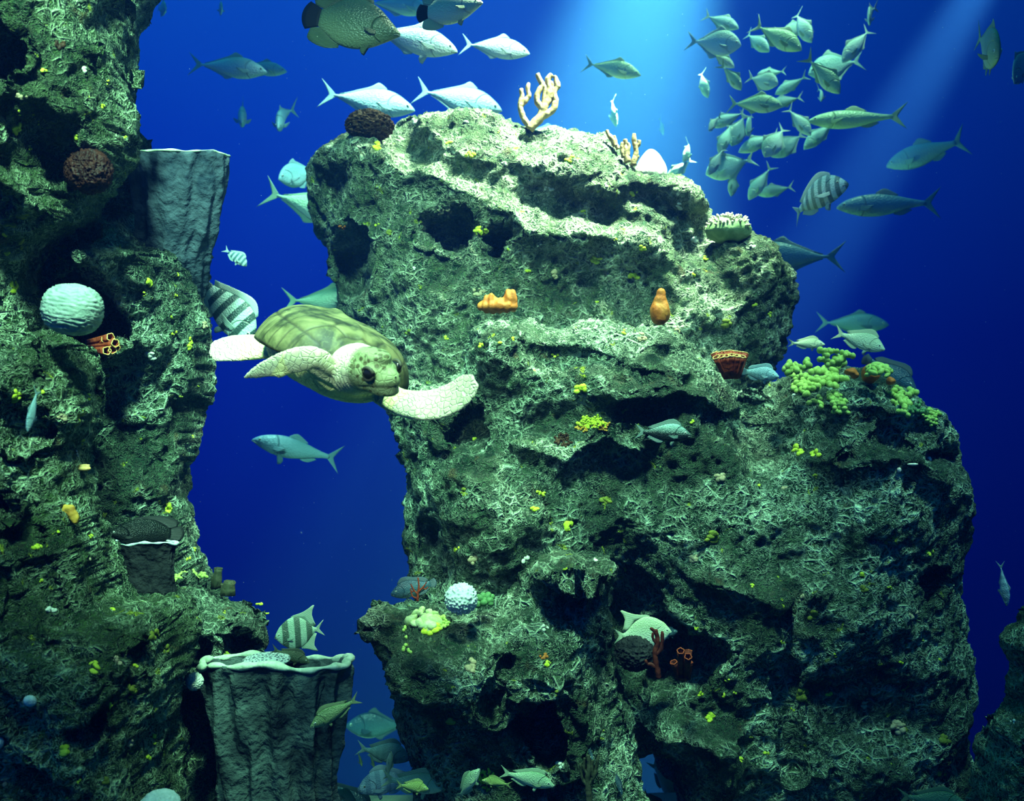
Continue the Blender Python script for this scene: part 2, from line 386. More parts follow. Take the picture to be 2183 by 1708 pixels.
rock('central_reef_mass', [(822,872),(842,850),(880,800),(930,800),(960,790),(964,742),(984,706),(1012,681),(1046,668),(1100,660),(1132,667),(1166,684),(1205,679),(1262,675),(1332,682),(1402,688),(1445,702),(1456,716),(1482,740),(1512,766),(1560,800),(1612,818),(1652,792),(1720,776),(1800,772),(1860,788),(1902,810),(1950,850),(1985,890),(2002,930),(2024,980),(2036,1020),(2040,1080),(2036,1180),(2036,1280),(2042,1380),(2050,1480),(2060,1580),(2072,1700),(2090,2000),(1450,2000),(1434,1740),(1422,1690),(1400,1640),(1380,1585),(1350,1560),(1250,1620),(1000,1600),(890,1500),(868,1400),(862,1270),(858,1100),(863,1020),(849,960),(834,918)],
     5.6, 0.85, 0.6, 0.85,
     [('b',1060,760,75,70,0,0.20),('h',1002,902,34,30,0,0.34),('r',[(975,690),(965,760),(990,840)],14,0.05),
      ('r',[(1000,740),(1100,720),(1200,740),(1300,760),(1420,800)],20,0.07),('b',1190,770,90,22,0,-0.06),('b',1370,760,60,16,0,-0.10),
      ('r',[(1280,850),(1400,830),(1550,870)],22,0.10),('b',1350,870,90,16,0,-0.08),
      ('s',[(880,930),(1000,960),(1100,1000)],40,0.10,300),('b',1150,900,110,60,0,-0.20),('b',1280,990,160,80,0,-0.16),
      ('r',[(1100,930),(1190,960),(1260,910),(1340,930)],18,0.10),
      ('r',[(1660,840),(1780,850),(1900,880)],40,0.14),('r',[(1640,960),(1740,950),(1850,960),(1880,1010)],30,0.13),('r',[(1700,960),(1790,920),(1860,960),(1960,965)],11,-0.10),
      ('b',1590,930,60,110,10,-0.18),('b',1790,1070,110,70,0,0.08),('b',1930,1030,50,50,0,0.07),('r',[(1640,820),(1560,880),(1600,960)],22,-0.10),
      ('r',[(920,1120),(940,1200)],26,-0.22),('b',1010,1080,70,110,0,0.08),('b',1110,1070,50,60,0,0.08),
      ('b',1310,1270,70,130,10,-0.50),('h',1400,1345,62,70,0,0.45),('s',[(1335,1442),(1400,1432),(1500,1440)],26,0.34,700),
      ('r',[(1440,1180),(1560,1215),(1640,1200)],24,0.10),('r',[(1600,1200),(1590,1320),(1610,1540)],14,-0.10),('h',1885,1190,26,24,0,0.10),
      ('b',1500,1520,80,60,0,0.08),('b',1700,1250,70,90,0,0.07),('b',1800,1450,120,60,-10,-0.08),('b',1930,1500,70,50,0,0.08),('b',1680,1400,60,60,0,-0.08),('b',1850,1600,90,70,0,-0.05),('r',[(1660,1690),(1760,1660)],26,0.12)],
     'rock', 'broad central reef mass with lobed green corals along its top', seed=29)
rock('lower_reef_boulder', [(762,1328),(768,1300),(788,1284),(822,1276),(865,1275),(905,1262),(960,1262),(1040,1262),(1090,1230),(1112,1185),(1150,1162),(1240,1166),(1300,1176),(1318,1210),(1306,1260),(1325,1350),(1345,1450),(1366,1540),(1377,1600),(1383,1700),(1386,2080),(800,2080),(862,1690),(868,1650),(852,1600),(838,1510),(815,1425),(794,1378),(772,1352)],
     4.85, 0.55, 0.5, 0.30,
     [('s',[(850,1300),(900,1290),(1000,1300),(1090,1300)],40,0.20,330),('b',930,1500,80,110,0,-0.04),('r',[(1085,1350),(1060,1430)],14,-0.18),
      ('h',1145,1482,34,40,0,0.36),('b',1150,1370,50,36,0,0.08),('r',[(1110,1190),(1200,1195),(1300,1205)],17,0.22),('b',1200,1260,90,36,0,-0.16),
      ('r',[(1100,1390),(1180,1400),(1220,1480),(1200,1560),(1120,1560)],24,0.13),('b',1240,1640,70,40,0,0.12),('b',1180,1590,80,20,0,-0.10),
      ('r',[(800,1400),(850,1560)],16,-0.07),('b',1320,1480,60,200,0,-0.05),('b',1000,1560,80,70,0,-0.08),('s',[(1100,1650),(1250,1640),(1330,1670)],40,0.16,400)],
     'rock', 'lower central reef boulder carrying the white spiky sponge', seed=37)
rock('right_corner_reef_rock', [(2240,1290),(2190,1345),(2164,1382),(2160,1425),(2152,1500),(2122,1530),(2106,1560),(2098,1640),(2088,1710),(2070,2100),(2500,2100),(2500,1290)],
     4.4, 0.35, 0.4, 0.25, [('r',[(2110,1545),(2160,1530)],18,0.06)], 'rock_left', 'narrow reef rock in the lower right corner', seed=41)
rock('hidden_reef_spur', [(200,-160),(322,-160),(322,15),(296,60),(292,100),(290,240),(318,282),(324,330),(310,420),(240,470),(190,420)],
     4.98, 0.18, 0.25, 0.15, [], 'rock', 'thin reef spur behind the right side of the upper pillar', seed=44, rough=0.6)

# ------------------------------------------------------------------ sandy bed under the reef, and the water
m, t, b = new_mat('sand'); co = nd(t, 'ShaderNodeTexCoord').outputs['Object']
t.links.new(ramp(t, noise_t(t, co, 3, 5), [(0.3, (0.10, 0.13, 0.08)), (0.7, (0.22, 0.25, 0.16))]), b.inputs['Base Color'])
b.inputs['Roughness'].default_value = 0.95; bump(t, b, noise_t(t, co, 18, 4), 0.02); M['sand'] = m
xs = np.linspace(-9, 9, 73); ys = np.linspace(-3, 14, 69)
GX, GY = np.meshgrid(xs, ys)
GZ = np.where(GY > 6.2, -(GY-6.2)*0.55, 0)+0.03*fbm(np.stack([GX.ravel(), GY.ravel(), GX.ravel()*0], 1), 3, 4).reshape(GX.shape)
n = len(xs); r_, c_ = np.meshgrid(np.arange(len(ys)-1), np.arange(n-1), indexing='ij'); r_ = r_.ravel(); c_ = c_.ravel()
o = link('floor', quad_mesh('floor', np.stack([GX.ravel(), GY.ravel(), GZ.ravel()], 1), np.stack([r_*n+c_, r_*n+c_+1, (r_+1)*n+c_+1, (r_+1)*n+c_], 1)), M['sand']); o['kind'] = 'structure'

wm = bpy.data.materials.new('sea_water'); wm.use_nodes = True; t = wm.node_tree; t.nodes.clear()
out = t.nodes.new('ShaderNodeOutputMaterial')
vs = nd(t, 'ShaderNodeVolumeScatter'); vs.inputs['Color'].default_value = (0.06, 0.20, 0.85, 1); vs.inputs['Density'].default_value = 0.013; vs.inputs['Anisotropy'].default_value = 0.2
va = nd(t, 'ShaderNodeVolumeAbsorption'); va.inputs['Color'].default_value = (0.10, 0.80, 0.93, 1); va.inputs['Density'].default_value = 0.075
ad = nd(t, 'ShaderNodeAddShader'); t.links.new(vs.outputs[0], ad.inputs[0]); t.links.new(va.outputs[0], ad.inputs[1]); t.links.new(ad.outputs[0], out.inputs['Volume'])
bm = bmesh.new(); bmesh.ops.create_cube(bm, size=1.0, matrix=Matrix.Translation((0, 7.0, 4.0)) @ Matrix.Diagonal((26, 20, 18, 1)))
me = bpy.data.meshes.new('water'); bm.to_mesh(me); bm.free()
o = link('water', me, wm); o['kind'] = 'structure'

# ------------------------------------------------------------------ swept limbs and other generators
def cr_interp(pts, n):
    """Catmull-Rom through the rows of pts (any columns), n samples"""
    pts = np.array([list(p) for p in pts], float); k = len(pts)-1
    ext = np.vstack([2*pts[0]-pts[1], pts, 2*pts[-1]-pts[-2]]); u = np.linspace(0, k, n); out = []
    for v in u:
        i = min(int(v), k-1); s = v-i; p0, p1, p2, p3 = ext[i:i+4]
        out.append(0.5*((2*p1)+(-p0+p2)*s+(2*p0-5*p1+4*p2-p3)*s*s+(-p0+3*p1-3*p2+p3)*s**3))
    return np.array(out)
def sweep(path, ra, rb, wdir, n=24, m=16):
    """closed limb: path points, half width ra along wdir, half thickness rb"""
    rows = cr_interp([list(p)+[a, b_]+list(w) for p, a, b_, w in zip(path, ra, rb, wdir)], n)
    V = []; Fc = []
    for i in range(n):
        p = rows[i, :3]; tan = rows[min(i+1, n-1), :3]-rows[max(i-1, 0), :3]; tan /= np.linalg.norm(tan)+1e-9
        w = rows[i, 5:8]; w = w-tan*w.dot(tan); w /= np.linalg.norm(w)+1e-9; nn = np.cross(tan, w)
        for k in range(m):
            a = 2*math.pi*k/m
            V.append(p+w*max(rows[i, 3], 1e-3)*math.cos(a)+nn*max(rows[i, 4], 1e-3)*math.sin(a))
    for i in range(n-1):
        for k in range(m):
            k2 = (k+1) % m; Fc.append((i*m+k, i*m+k2, (i+1)*m+k2, (i+1)*m+k))
    Fc.append(tuple(range(m-1, -1, -1))); Fc.append(tuple((n-1)*m+k for k in range(m)))
    return np.array(V), Fc
def ellipsoid(c, ax, r, n=16, m=24):
    ax = [np.array(a, float) for a in ax]; c = np.array(c, float); V = []; Fc = []
    for i in range(1, n):
        th = math.pi*i/n
        for k in range(m):
            ph = 2*math.pi*k/m
            V.append(c+ax[0]*r[0]*math.cos(th)+ax[1]*r[1]*math.sin(th)*math.cos(ph)+ax[2]*r[2]*math.sin(th)*math.sin(ph))
    V.append(c+ax[0]*r[0]); V.append(c-ax[0]*r[0]); a, b_ = len(V)-2, len(V)-1
    for i in range(n-2):
        for k in range(m): k2 = (k+1) % m; Fc.append((i*m+k, (i+1)*m+k, (i+1)*m+k2, i*m+k2))
    for k in range(m):
        k2 = (k+1) % m; Fc.append((a, k, k2)); Fc.append((b_, (n-2)*m+k2, (n-2)*m+k))
    return np.array(V), Fc
class Join:
    def __init__(s): s.V = []; s.F = []; s.n = 0
    def add(s, VF):
        V, Fc = VF; s.V.append(np.asarray(V, float)); s.F += [tuple(i+s.n for i in f) for f in Fc]; s.n += len(V)
    def mesh(s, name, smooth=True): return np_mesh(name, np.concatenate(s.V), s.F, smooth)
def remeshed(name, me, voxel, smooth=6):
    """one continuous skin around overlapping volumes"""
    tmp = bpy.data.objects.new('tmp', me); C.objects.link(tmp)
    md = tmp.modifiers.new('r', 'REMESH'); md.mode = 'VOXEL'; md.voxel_size = voxel
    ms = tmp.modifiers.new('s', 'SMOOTH'); ms.iterations = smooth; ms.factor = 0.5
    dg = bpy.context.evaluated_depsgraph_get(); ev = tmp.evaluated_get(dg)
    out = bpy.data.meshes.new_from_object(ev); out.name = name
    bpy.data.objects.remove(tmp); bpy.data.meshes.remove(me); out.shade_smooth(); return out
def get_co(me):
    a = np.empty(len(me.vertices)*3, np.float32); me.vertices.foreach_get('co', a); return a.reshape(-1, 3).astype(float)
def get_no(me):
    a = np.empty(len(me.vertices)*3, np.float32); me.vertices.foreach_get('normal', a); return a.reshape(-1, 3).astype(float)
def set_co(me, V): me.vertices.foreach_set('co', np.asarray(V, np.float32).ravel()); me.update()
def attr(me, name, vals):
    a = me.attributes.new(name, 'FLOAT', 'POINT'); a.data.foreach_set('value', np.asarray(vals, np.float32))

# ------------------------------------------------------------------ the sea turtle
def turtle():
    Cc = np.array(P(707, 757, 4.0)); Ff = np.array((.42, -.88, -.2)); Ll = np.array((.84, .4645, -.28)); Uu = np.cross(Ff, Ll)
    Ff /= np.linalg.norm(Ff); Ll /= np.linalg.norm(Ll); Uu /= np.linalg.norm(Uu)
    A = lambda *a: np.array(P(*a))
    # skin: shell floor, shoulders, neck, head, four flippers in one surface
    j = Join()
    j.add(ellipsoid(Cc-Uu*0.035-Ff*0.02, (Ff, Ll, Uu), (0.34, 0.265, 0.13)))
    j.add(ellipsoid(Cc-Uu*0.05+Ff*0.20, (Ff, Ll, Uu), (0.16, 0.21, 0.105)))
    hd = np.array((.80, -.57, -.20)); hd /= np.linalg.norm(hd)
    hc = A(790, 792, 3.46); hs = np.cross((0, 0, 1), hd); hs /= np.linalg.norm(hs); hu = np.cross(hd, hs)
    hu = hu*math.cos(.22)+hs*math.sin(.22)*-1; hs = np.cross(hu, hd)
    nb = Cc+Ff*0.22-Uu*0.01
    j.add(sweep([nb-Ff*0.08, nb+Ff*0.06, (nb+hc)/2+Ff*0.03, hc-hd*0.02], (.14, .130, .104, .078), (.12, .110, .092, .074), [hs]*4, 20, 24))
    j.add(ellipsoid(hc, (hd, hs, hu), (0.108, 0.080, 0.078)))
    j.add(ellipsoid(hc+hd*0.055-hu*0.018, (hd, hs, hu), (0.075, 0.062, 0.056)))
    j.add(ellipsoid(hc+hd*0.100-hu*0.012, (hd, hs, hu), (0.042, 0.036, 0.042)))      # upper beak
    j.add(ellipsoid(hc+hd*0.062-hu*0.056, (hd, hs, hu), (0.070, 0.050, 0.024)))      # lower jaw
    j.add(ellipsoid(hc+hd*0.01+hu*0.062, (hd, hs, hu), (0.085, 0.055, 0.030)))       # crown
    for sg in (-1, 1): j.add(ellipsoid(hc+hd*0.050+hs*sg*0.052+hu*0.014, (hd, hs, hu), (0.034, 0.014, 0.024)))  # brow
    # front flipper reaching to the right of the picture
    pts = [A(800, 822, 3.86), A(838, 850, 3.78), A(880, 862, 3.72), A(925, 862, 3.68), A(965, 848, 3.64), A(998, 825, 3.60), A(1014, 808, 3.58)]
    def perp(pts, tilt):
        o = []
        for i in range(len(pts)):
            tn = pts[min(i+1, len(pts)-1)]-pts[max(i-1, 0)]; tn /= np.linalg.norm(tn)
            v = np.cross(tn, (0, 1, 0)); v /= np.linalg.norm(v); o.append(v*math.cos(tilt)+np.array((0, 1, 0))*math.sin(tilt))
        return o
    j.add(sweep(pts, (.062, .060, .070, .078, .078, .068, .034), (.048, .034, .026, .020, .014, .010, .006), perp(pts, .7), 30, 20))
    # the other front flipper, bent up at the elbow and swept back
    pts = [A(706, 812, 3.66), A(688, 782, 3.56), A(664, 764, 3.50), A(630, 768, 3.50), A(590, 780, 3.54), A(550, 793, 3.60), A(519, 805, 3.66)]
    j.add(sweep(pts, (.055, .056, .050, .050, .044, .028, .006), (.045, .036, .024, .018, .014, .010, .005), perp(pts, .35), 34, 20))
    pts = [A(612, 790, 3.53), A(598, 800, 3.54), A(584, 803, 3.56)]
    j.add(sweep(pts, (.02, .014, .004), (.012, .008, .004), perp(pts, .55), 8, 10))
    # hind flipper stretched out behind
    pts = [A(612, 738, 4.18), A(572, 740, 4.18), A(530, 741, 4.20), A(490, 742, 4.22), A(460, 745, 4.24), A(446, 747, 4.24)]
    j.add(sweep(pts, (.060, .066, .080, .082, .068, .036), (.04, .032, .022, .016, .012, .006), perp(pts, -.7), 26, 18))
    pts = [Cc-Ff*0.28+Ll*0.12, Cc-Ff*0.40+Ll*0.17-Uu*.02, Cc-Ff*0.52+Ll*0.19-Uu*.05]
    j.add(sweep(pts, (.06, .055, .02), (.03, .02, .008), [Ll]*3, 12, 12))
    me = remeshed('body', j.mesh('t'), 0.0075, 5)
    V = get_co(me); N = get_no(me)
    rel = V-hc; along = rel@hd
    headm = sstep(-0.07, -0.02, along)*(np.linalg.norm(rel, axis=1) < 0.19)
    # neck folds, scaly skin
    tn = (V-nb)@(hd*0.6+Ff*0.4)
    neck = (1-headm)*sstep(0.0, 0.05, tn)*(1-sstep(0.30, 0.34, tn))*(np.linalg.norm(V-(nb+hc)/2, axis=1) < 0.20)
    V = V+N*(neck*0.0045*np.sin(tn*210+2.5*vnoise(V*14)))[:, None]
    V = V+N*((1-0.8*headm)*0.0022*(0.5-worley(V*55, 3)))[:, None]
    # mouth slit
    ml = np.abs(rel@hu+0.040-0.05*np.clip(along, 0, 1)+0.25*np.clip(0.05-along, 0, 1)**1.3)
    V = V-N*(0.0055*np.exp(-(ml/0.0042)**2)*sstep(-0.01, 0.02, along)*headm)[:, None]
    set_co(me, V)
    # where the top skin carries brown scales
    up = np.clip(N@Uu, -1, 1)
    attr(me, 'head', headm); attr(me, 'topside', sstep(-0.3, 0.4, N[:, 2]))
    dB = (V-Cc); under = (np.abs(dB@Ff) < 0.42)*(np.abs(dB@Ll) < 0.30)*sstep(0.02, -0.04, dB@Uu)*(1-headm)
    attr(me, 'belly', under)
    m, t, b = new_mat('turtle_skin'); co = nd(t, 'ShaderNodeTexCoord').outputs['Object']
    ah = nd(t, 'ShaderNodeAttribute', attribute_name='head').outputs['Fac']; ab = nd(t, 'ShaderNodeAttribute', attribute_name='belly').outputs['Fac']
    vd = voro(t, co, 42, 'DISTANCE_TO_EDGE'); vf = voro(t, co, 46, 'F1')
    scal = ramp(t, vd, [(0.02, (0, 0, 0)), (0.10, (1, 1, 1))])
    base = mixc(t, mth(t, 'MULTIPLY', scal, 0.55), (0.84, 0.84, 0.58), (0.62, 0.62, 0.34))
    spot_ = mth(t, 'MULTIPLY', ramp(t, vf, [(0.34, (1, 1, 1)), (0.50, (0, 0, 0))]), ramp(t, noise_t(t, co, 12, 2), [(0.44, (0, 0, 0)), (0.52, (1, 1, 1))]))
    col = mixc(t, mth(t, 'MULTIPLY', spot_, mth(t, 'MULTIPLY', ah, 0.9)), mixc(t, ah, base, (0.30, 0.37, 0.17)), (0.07, 0.065, 0.018))
    col = mixc(t, ab, col, (0.95, 0.93, 0.42))
    t.links.new(col, b.inputs['Base Color']); b.inputs['Roughness'].default_value = 0.55
    bump(t, b, mth(t, 'MULTIPLY', scal, mth(t, 'SUBTRACT', 1.0, mth(t, 'MULTIPLY', ah, 0.7))), 0.006, 0.8)
    body = link('sea_turtle', me, m)
    tag(body, 'large pale loggerhead sea turtle swimming between the reefs, flippers spread', 'sea turtle')
    # carapace: domed shield with a thick rim, scutes cut in as seams
    nx, ny = 150, 128; xs = np.linspace(-1, 1, nx)
    V = []; U_ = []; Fc = []
    Lh, Wd, Hh = 0.395, 0.325, 0.165
    def halfw(x):   # x from tail -1 to neck +1
        return Wd*np.clip(1-np.abs((x-0.12)/(1.13 if x < 0.12 else 0.90))**2.3, 0, 1)**0.5*(1.0 if x > -0.3 else 1-0.12*(-0.3-x))
    for side in (1, -1):
        for x in xs:
            hw = max(halfw(x), 0.002)
            for v in np.linspace(-1, 1, ny):
                y = hw*math.sin(v*math.pi/2)
                rr = min(1, math.sqrt((y/hw)**2))
                ex = abs(x)**4
                dome = Hh*(max(0, 1-rr**2.6))**0.62*(max(0, 1-ex))**0.6*(1-0.10*x)
                rimdrop = -0.03*rr**6
                z = dome+rimdrop+0.008 if side == 1 else dome*0.86-0.018+rimdrop*0.6
                if side == -1 and (rr > 0.999 or abs(x) > 0.999): z = rimdrop-0.006
                V.append((x*Lh, y, z)); U_.append((x, y/Wd))
    V = np.array(V); U_ = np.array(U_); n1 = nx*ny
    for s_ in (0, 1):
        for i in range(nx-1):
            for k in range(ny-1):
                a = s_*n1+i*ny+k; q = (a, a+ny, a+ny+1, a+1)
                Fc.append(q if s_ == 0 else q[::-1])
    for i in range(nx-1):
        for k in (0, ny-1):
            a = i*ny+k; q = (a, a+ny, a+ny+n1, a+n1); Fc.append(q if k else q[::-1])
    segs = []
    def S(*p):
        for a, b_ in zip(p[:-1], p[1:]): segs.append((a, b_)); segs.append(((a[0], -a[1]), (b_[0], -b_[1])))
    vx = [-0.80, -0.50, -0.16, 0.20, 0.54, 0.82]
    for i in range(5):
        x0_, x1_ = vx[i], vx[i+1]; S((x0_, 0.20), ((x0_+x1_)/2, 0.34), (x1_, 0.20)); S((x0_, 0), (x0_, 0.20))
    S((0.82, 0), (0.82, 0.20), (0.86, 0.3)); 
    for i in range(5): S(((vx[i]+vx[i+1])/2, 0.34), ((vx[i]+vx[i+1])/2+0.02, 0.83))
    rim = [(x, 0.82*halfw(x)/Wd) for x in np.linspace(-0.86, 0.86, 24)]
    S(*rim)
    for k in range(1, 24, 2): S(rim[k], (rim[k][0]*1.05, halfw(rim[k][0])/Wd))
    best = np.full(len(V), 9.0)
    for (a, b_) in segs:
        dx, dy = b_[0]-a[0], b_[1]-a[1]; s_ = np.clip(((U_[:, 0]-a[0])*dx+(U_[:, 1]-a[1])*dy)/(dx*dx+dy*dy+1e-12), 0, 1)
        best = np.minimum(best, np.hypot((U_[:, 0]-a[0]-s_*dx)*1.2, U_[:, 1]-a[1]-s_*dy))
    seam = np.exp(-(best/0.013)**2)
    top = np.arange(len(V)) < n1
    V[:, 2] -= np.where(top, seam*0.0045, 0)
    V[:, 2] += np.where(top, 0.006*fbm(np.stack([U_[:, 0]*3, U_[:, 1]*3, U_[:, 0]*0], 1), 3, 9), 0)
    V[:, 2] += np.where(top, 0.010*np.exp(-(U_[:, 1]/0.06)**2)*(np.abs(U_[:, 0]) < .9), 0)
    Wv = Cc+V[:, :1]*Ff+V[:, 1:2]*Ll+V[:, 2:3]*Uu
    me = np_mesh('carapace', Wv, Fc); attr(me, 'seam', seam)
    m, t, b = new_mat('turtle_shell'); co = nd(t, 'ShaderNodeTexCoord').outputs['Object']
    sm = nd(t, 'ShaderNodeAttribute', attribute_name='seam').outputs['Fac']
    col = ramp(t, noise_t(t, co, 9, 5, 0.6), [(0.38, (0.020, 0.024, 0.010)), (0.5, (0.10, 0.10, 0.036)), (0.62, (0.21, 0.19, 0.08))])
    col = mixc(t, mth(t, 'MULTIPLY', ramp(t, noise_t(t, co, 60, 3, 0.5), [(0.5, (0, 0, 0)), (0.7, (1, 1, 1))]), 0.3), col, (0.20, 0.22, 0.08))
    col = mixc(t, mth(t, 'MULTIPLY', sm, 0.80), col, (0.010, 0.009, 0.004))
    t.links.new(col, b.inputs['Base Color']); b.inputs['Roughness'].default_value = 0.6
    bump(t, b, noise_t(t, co, 30, 4), 0.006, 0.5)
    link('carapace', me, m, body)
    em, t, b = new_mat('turtle_eye'); b.inputs['Base Color'].default_value = (0.012, 0.012, 0.012, 1); b.inputs['Roughness'].default_value = 0.12
    lid, t, b = new_mat('turtle_eyelid'); b.inputs['Base Color'].default_value = (0.07, 0.07, 0.045, 1); b.inputs['Roughness'].default_value = 0.6
    for sg in (-1, 1):
        ec = hc+hd*0.060+hs*sg*0.068+hu*0.016
        e = link('eye', (lambda J: (J.add(ellipsoid(ec, (hd, hs, hu), (0.030, 0.017, 0.022), 10, 14)), J.mesh('eye'))[1])(Join()), em, body)
        k = Join()
        for zz, w_ in ((0.019, 0.007), (-0.019, 0.005)):
            pts = [ec+hd*0.024*math.cos(a)+hu*(zz*math.sin(a)+zz*0.2)+hs*sg*(0.002+0.005*math.sin(a)) for a in np.linspace(0.05, math.pi-0.05, 7)]
            k.add(sweep(pts, [w_]*7, [w_]*7, [hu]*7, 14, 8))
        link('eyelid', k.mesh('eyelid'), lid, body)
    nm = Join()
    for sg in (-1, 1): nm.add(ellipsoid(hc+hd*0.137+hs*sg*0.010+hu*0.006, (hd, hs, hu), (0.004, 0.003, 0.003), 6, 8))
    link('nostril', nm.mesh('nostril'), em, body)
turtle()

# ------------------------------------------------------------------ fish
# body stations: t (0 nose .. 1 tail root), top, bottom, half width, all as a share of the whole length
KIND = {
 'jack': dict(st=[(0,.004,-.004,.004),(.05,.045,-.035,.024),(.14,.092,-.075,.045),(.28,.140,-.118,.060),(.45,.150,-.130,.060),(.62,.112,-.098,.045),(.80,.052,-.046,.024),(.93,.018,-.016,.014),(1,.014,-.014,.010)],
   tail=('fork',.17,.155), dor=[(.38,.012,.0),(.45,.055,.03),(.51,.022,.04),(.62,.010,.03),(.92,.006,.02)], ana=[(.52,.010,.0),(.58,.045,.03),(.64,.018,.04),(.92,.006,.02)], pec=.17, eye=.017, ex=.095),
 'deep': dict(st=[(0,.004,-.01,.004),(.06,.08,-.06,.026),(.16,.155,-.13,.046),(.32,.215,-.195,.058),(.50,.215,-.20,.055),(.68,.150,-.14,.040),(.84,.060,-.055,.022),(.95,.026,-.024,.013),(1,.022,-.022,.010)],
   tail=('fork',.20,.17), dor=[(.38,.012,.0),(.46,.075,.05),(.54,.022,.05),(.92,.008,.02)], ana=[(.48,.012,.0),(.56,.065,.05),(.64,.02,.05),(.92,.008,.02)], pec=.17, eye=.022, ex=.11),
 'tripletail': dict(st=[(0,.012,-.02,.014),(.06,.055,-.055,.036),(.16,.12,-.11,.062),(.32,.215,-.19,.085),(.52,.265,-.235,.088),(.72,.245,-.22,.068),(.88,.155,-.15,.042),(.97,.095,-.095,.024),(1,.088,-.088,.018)],
   tail=('round',.20,.14), dor=[(.40,.03,.0),(.60,.05,.02),(.78,.10,.10),(.90,.09,.18),(.97,.02,.10)], ana=[(.70,.03,.0),(.80,.09,.08),(.90,.09,.16),(.97,.02,.10)], pec=.13, eye=.016, ex=.10),
 'sheepshead': dict(st=[(0,.02,-.03,.022),(.05,.075,-.065,.045),(.14,.155,-.10,.066),(.30,.225,-.145,.078),(.48,.220,-.155,.072),(.68,.145,-.115,.050),(.84,.065,-.060,.026),(.95,.040,-.038,.016),(1,.038,-.038,.012)],
   tail=('fork',.17,.145), dor=[(.24,.03,.0),(.38,.075,.02),(.60,.055,.03),(.86,.04,.05)], ana=[(.56,.03,.0),(.66,.06,.03),(.86,.03,.05)], pec=.20, eye=.021, ex=.12),
 'snapper': dict(st=[(0,.010,-.018,.012),(.07,.055,-.050,.036),(.17,.112,-.085,.056),(.32,.158,-.115,.066),(.50,.150,-.115,.060),(.70,.098,-.082,.042),(.86,.048,-.045,.024),(.95,.036,-.034,.016),(1,.036,-.036,.012)],
   tail=('fork',.17,.125), dor=[(.22,.03,.0),(.36,.070,.02),(.60,.045,.03),(.86,.035,.05)], ana=[(.58,.03,.0),(.66,.06,.03),(.86,.03,.05)], pec=.18, eye=.021, ex=.125),
 'spadefish': dict(st=[(0,.012,-.018,.014),(.06,.10,-.07,.034),(.15,.20,-.16,.052),(.32,.30,-.27,.066),(.52,.335,-.31,.062),(.72,.25,-.235,.042),(.88,.10,-.10,.022),(.96,.045,-.045,.014),(1,.042,-.042,.010)],
   tail=('fork',.17,.17), dor=[(.42,.02,.0),(.56,.05,.03),(.64,.12,.12),(.70,.24,.25),(.75,.10,.14),(.93,.02,.05)], ana=[(.60,.03,.0),(.66,.09,.08),(.71,.20,.22),(.76,.08,.12),(.93,.02,.05)], pec=.12, eye=.020, ex=.095),
 'long': dict(st=[(0,.006,-.010,.008),(.05,.036,-.030,.026),(.14,.068,-.058,.046),(.30,.095,-.090,.062),(.48,.098,-.095,.062),(.66,.075,-.072,.048),(.82,.045,-.040,.028),(.94,.026,-.024,.016),(1,.022,-.022,.010)],
   tail=('fork',.15,.14), dor=[(.44,.01,.0),(.50,.045,.03),(.58,.018,.05),(.66,.005,.03)], ana=[(.64,.01,.0),(.70,.030,.03),(.80,.010,.04)], pec=.13, eye=.014, ex=.085),
 'grouper': dict(st=[(0,.020,-.030,.026),(.07,.070,-.070,.056),(.18,.135,-.115,.078),(.34,.185,-.150,.086),(.52,.175,-.150,.074),(.70,.125,-.110,.052),(.86,.075,-.070,.030),(.95,.060,-.058,.018),(1,.060,-.060,.012)],
   tail=('round',.15,.10), dor=[(.20,.03,.0),(.30,.085,.01),(.60,.065,.02),(.80,.075,.06),(.92,.02,.05)], ana=[(.62,.03,.0),(.76,.07,.06),(.90,.02,.05)], pec=.17, eye=.020, ex=.13),
}
FM = {}
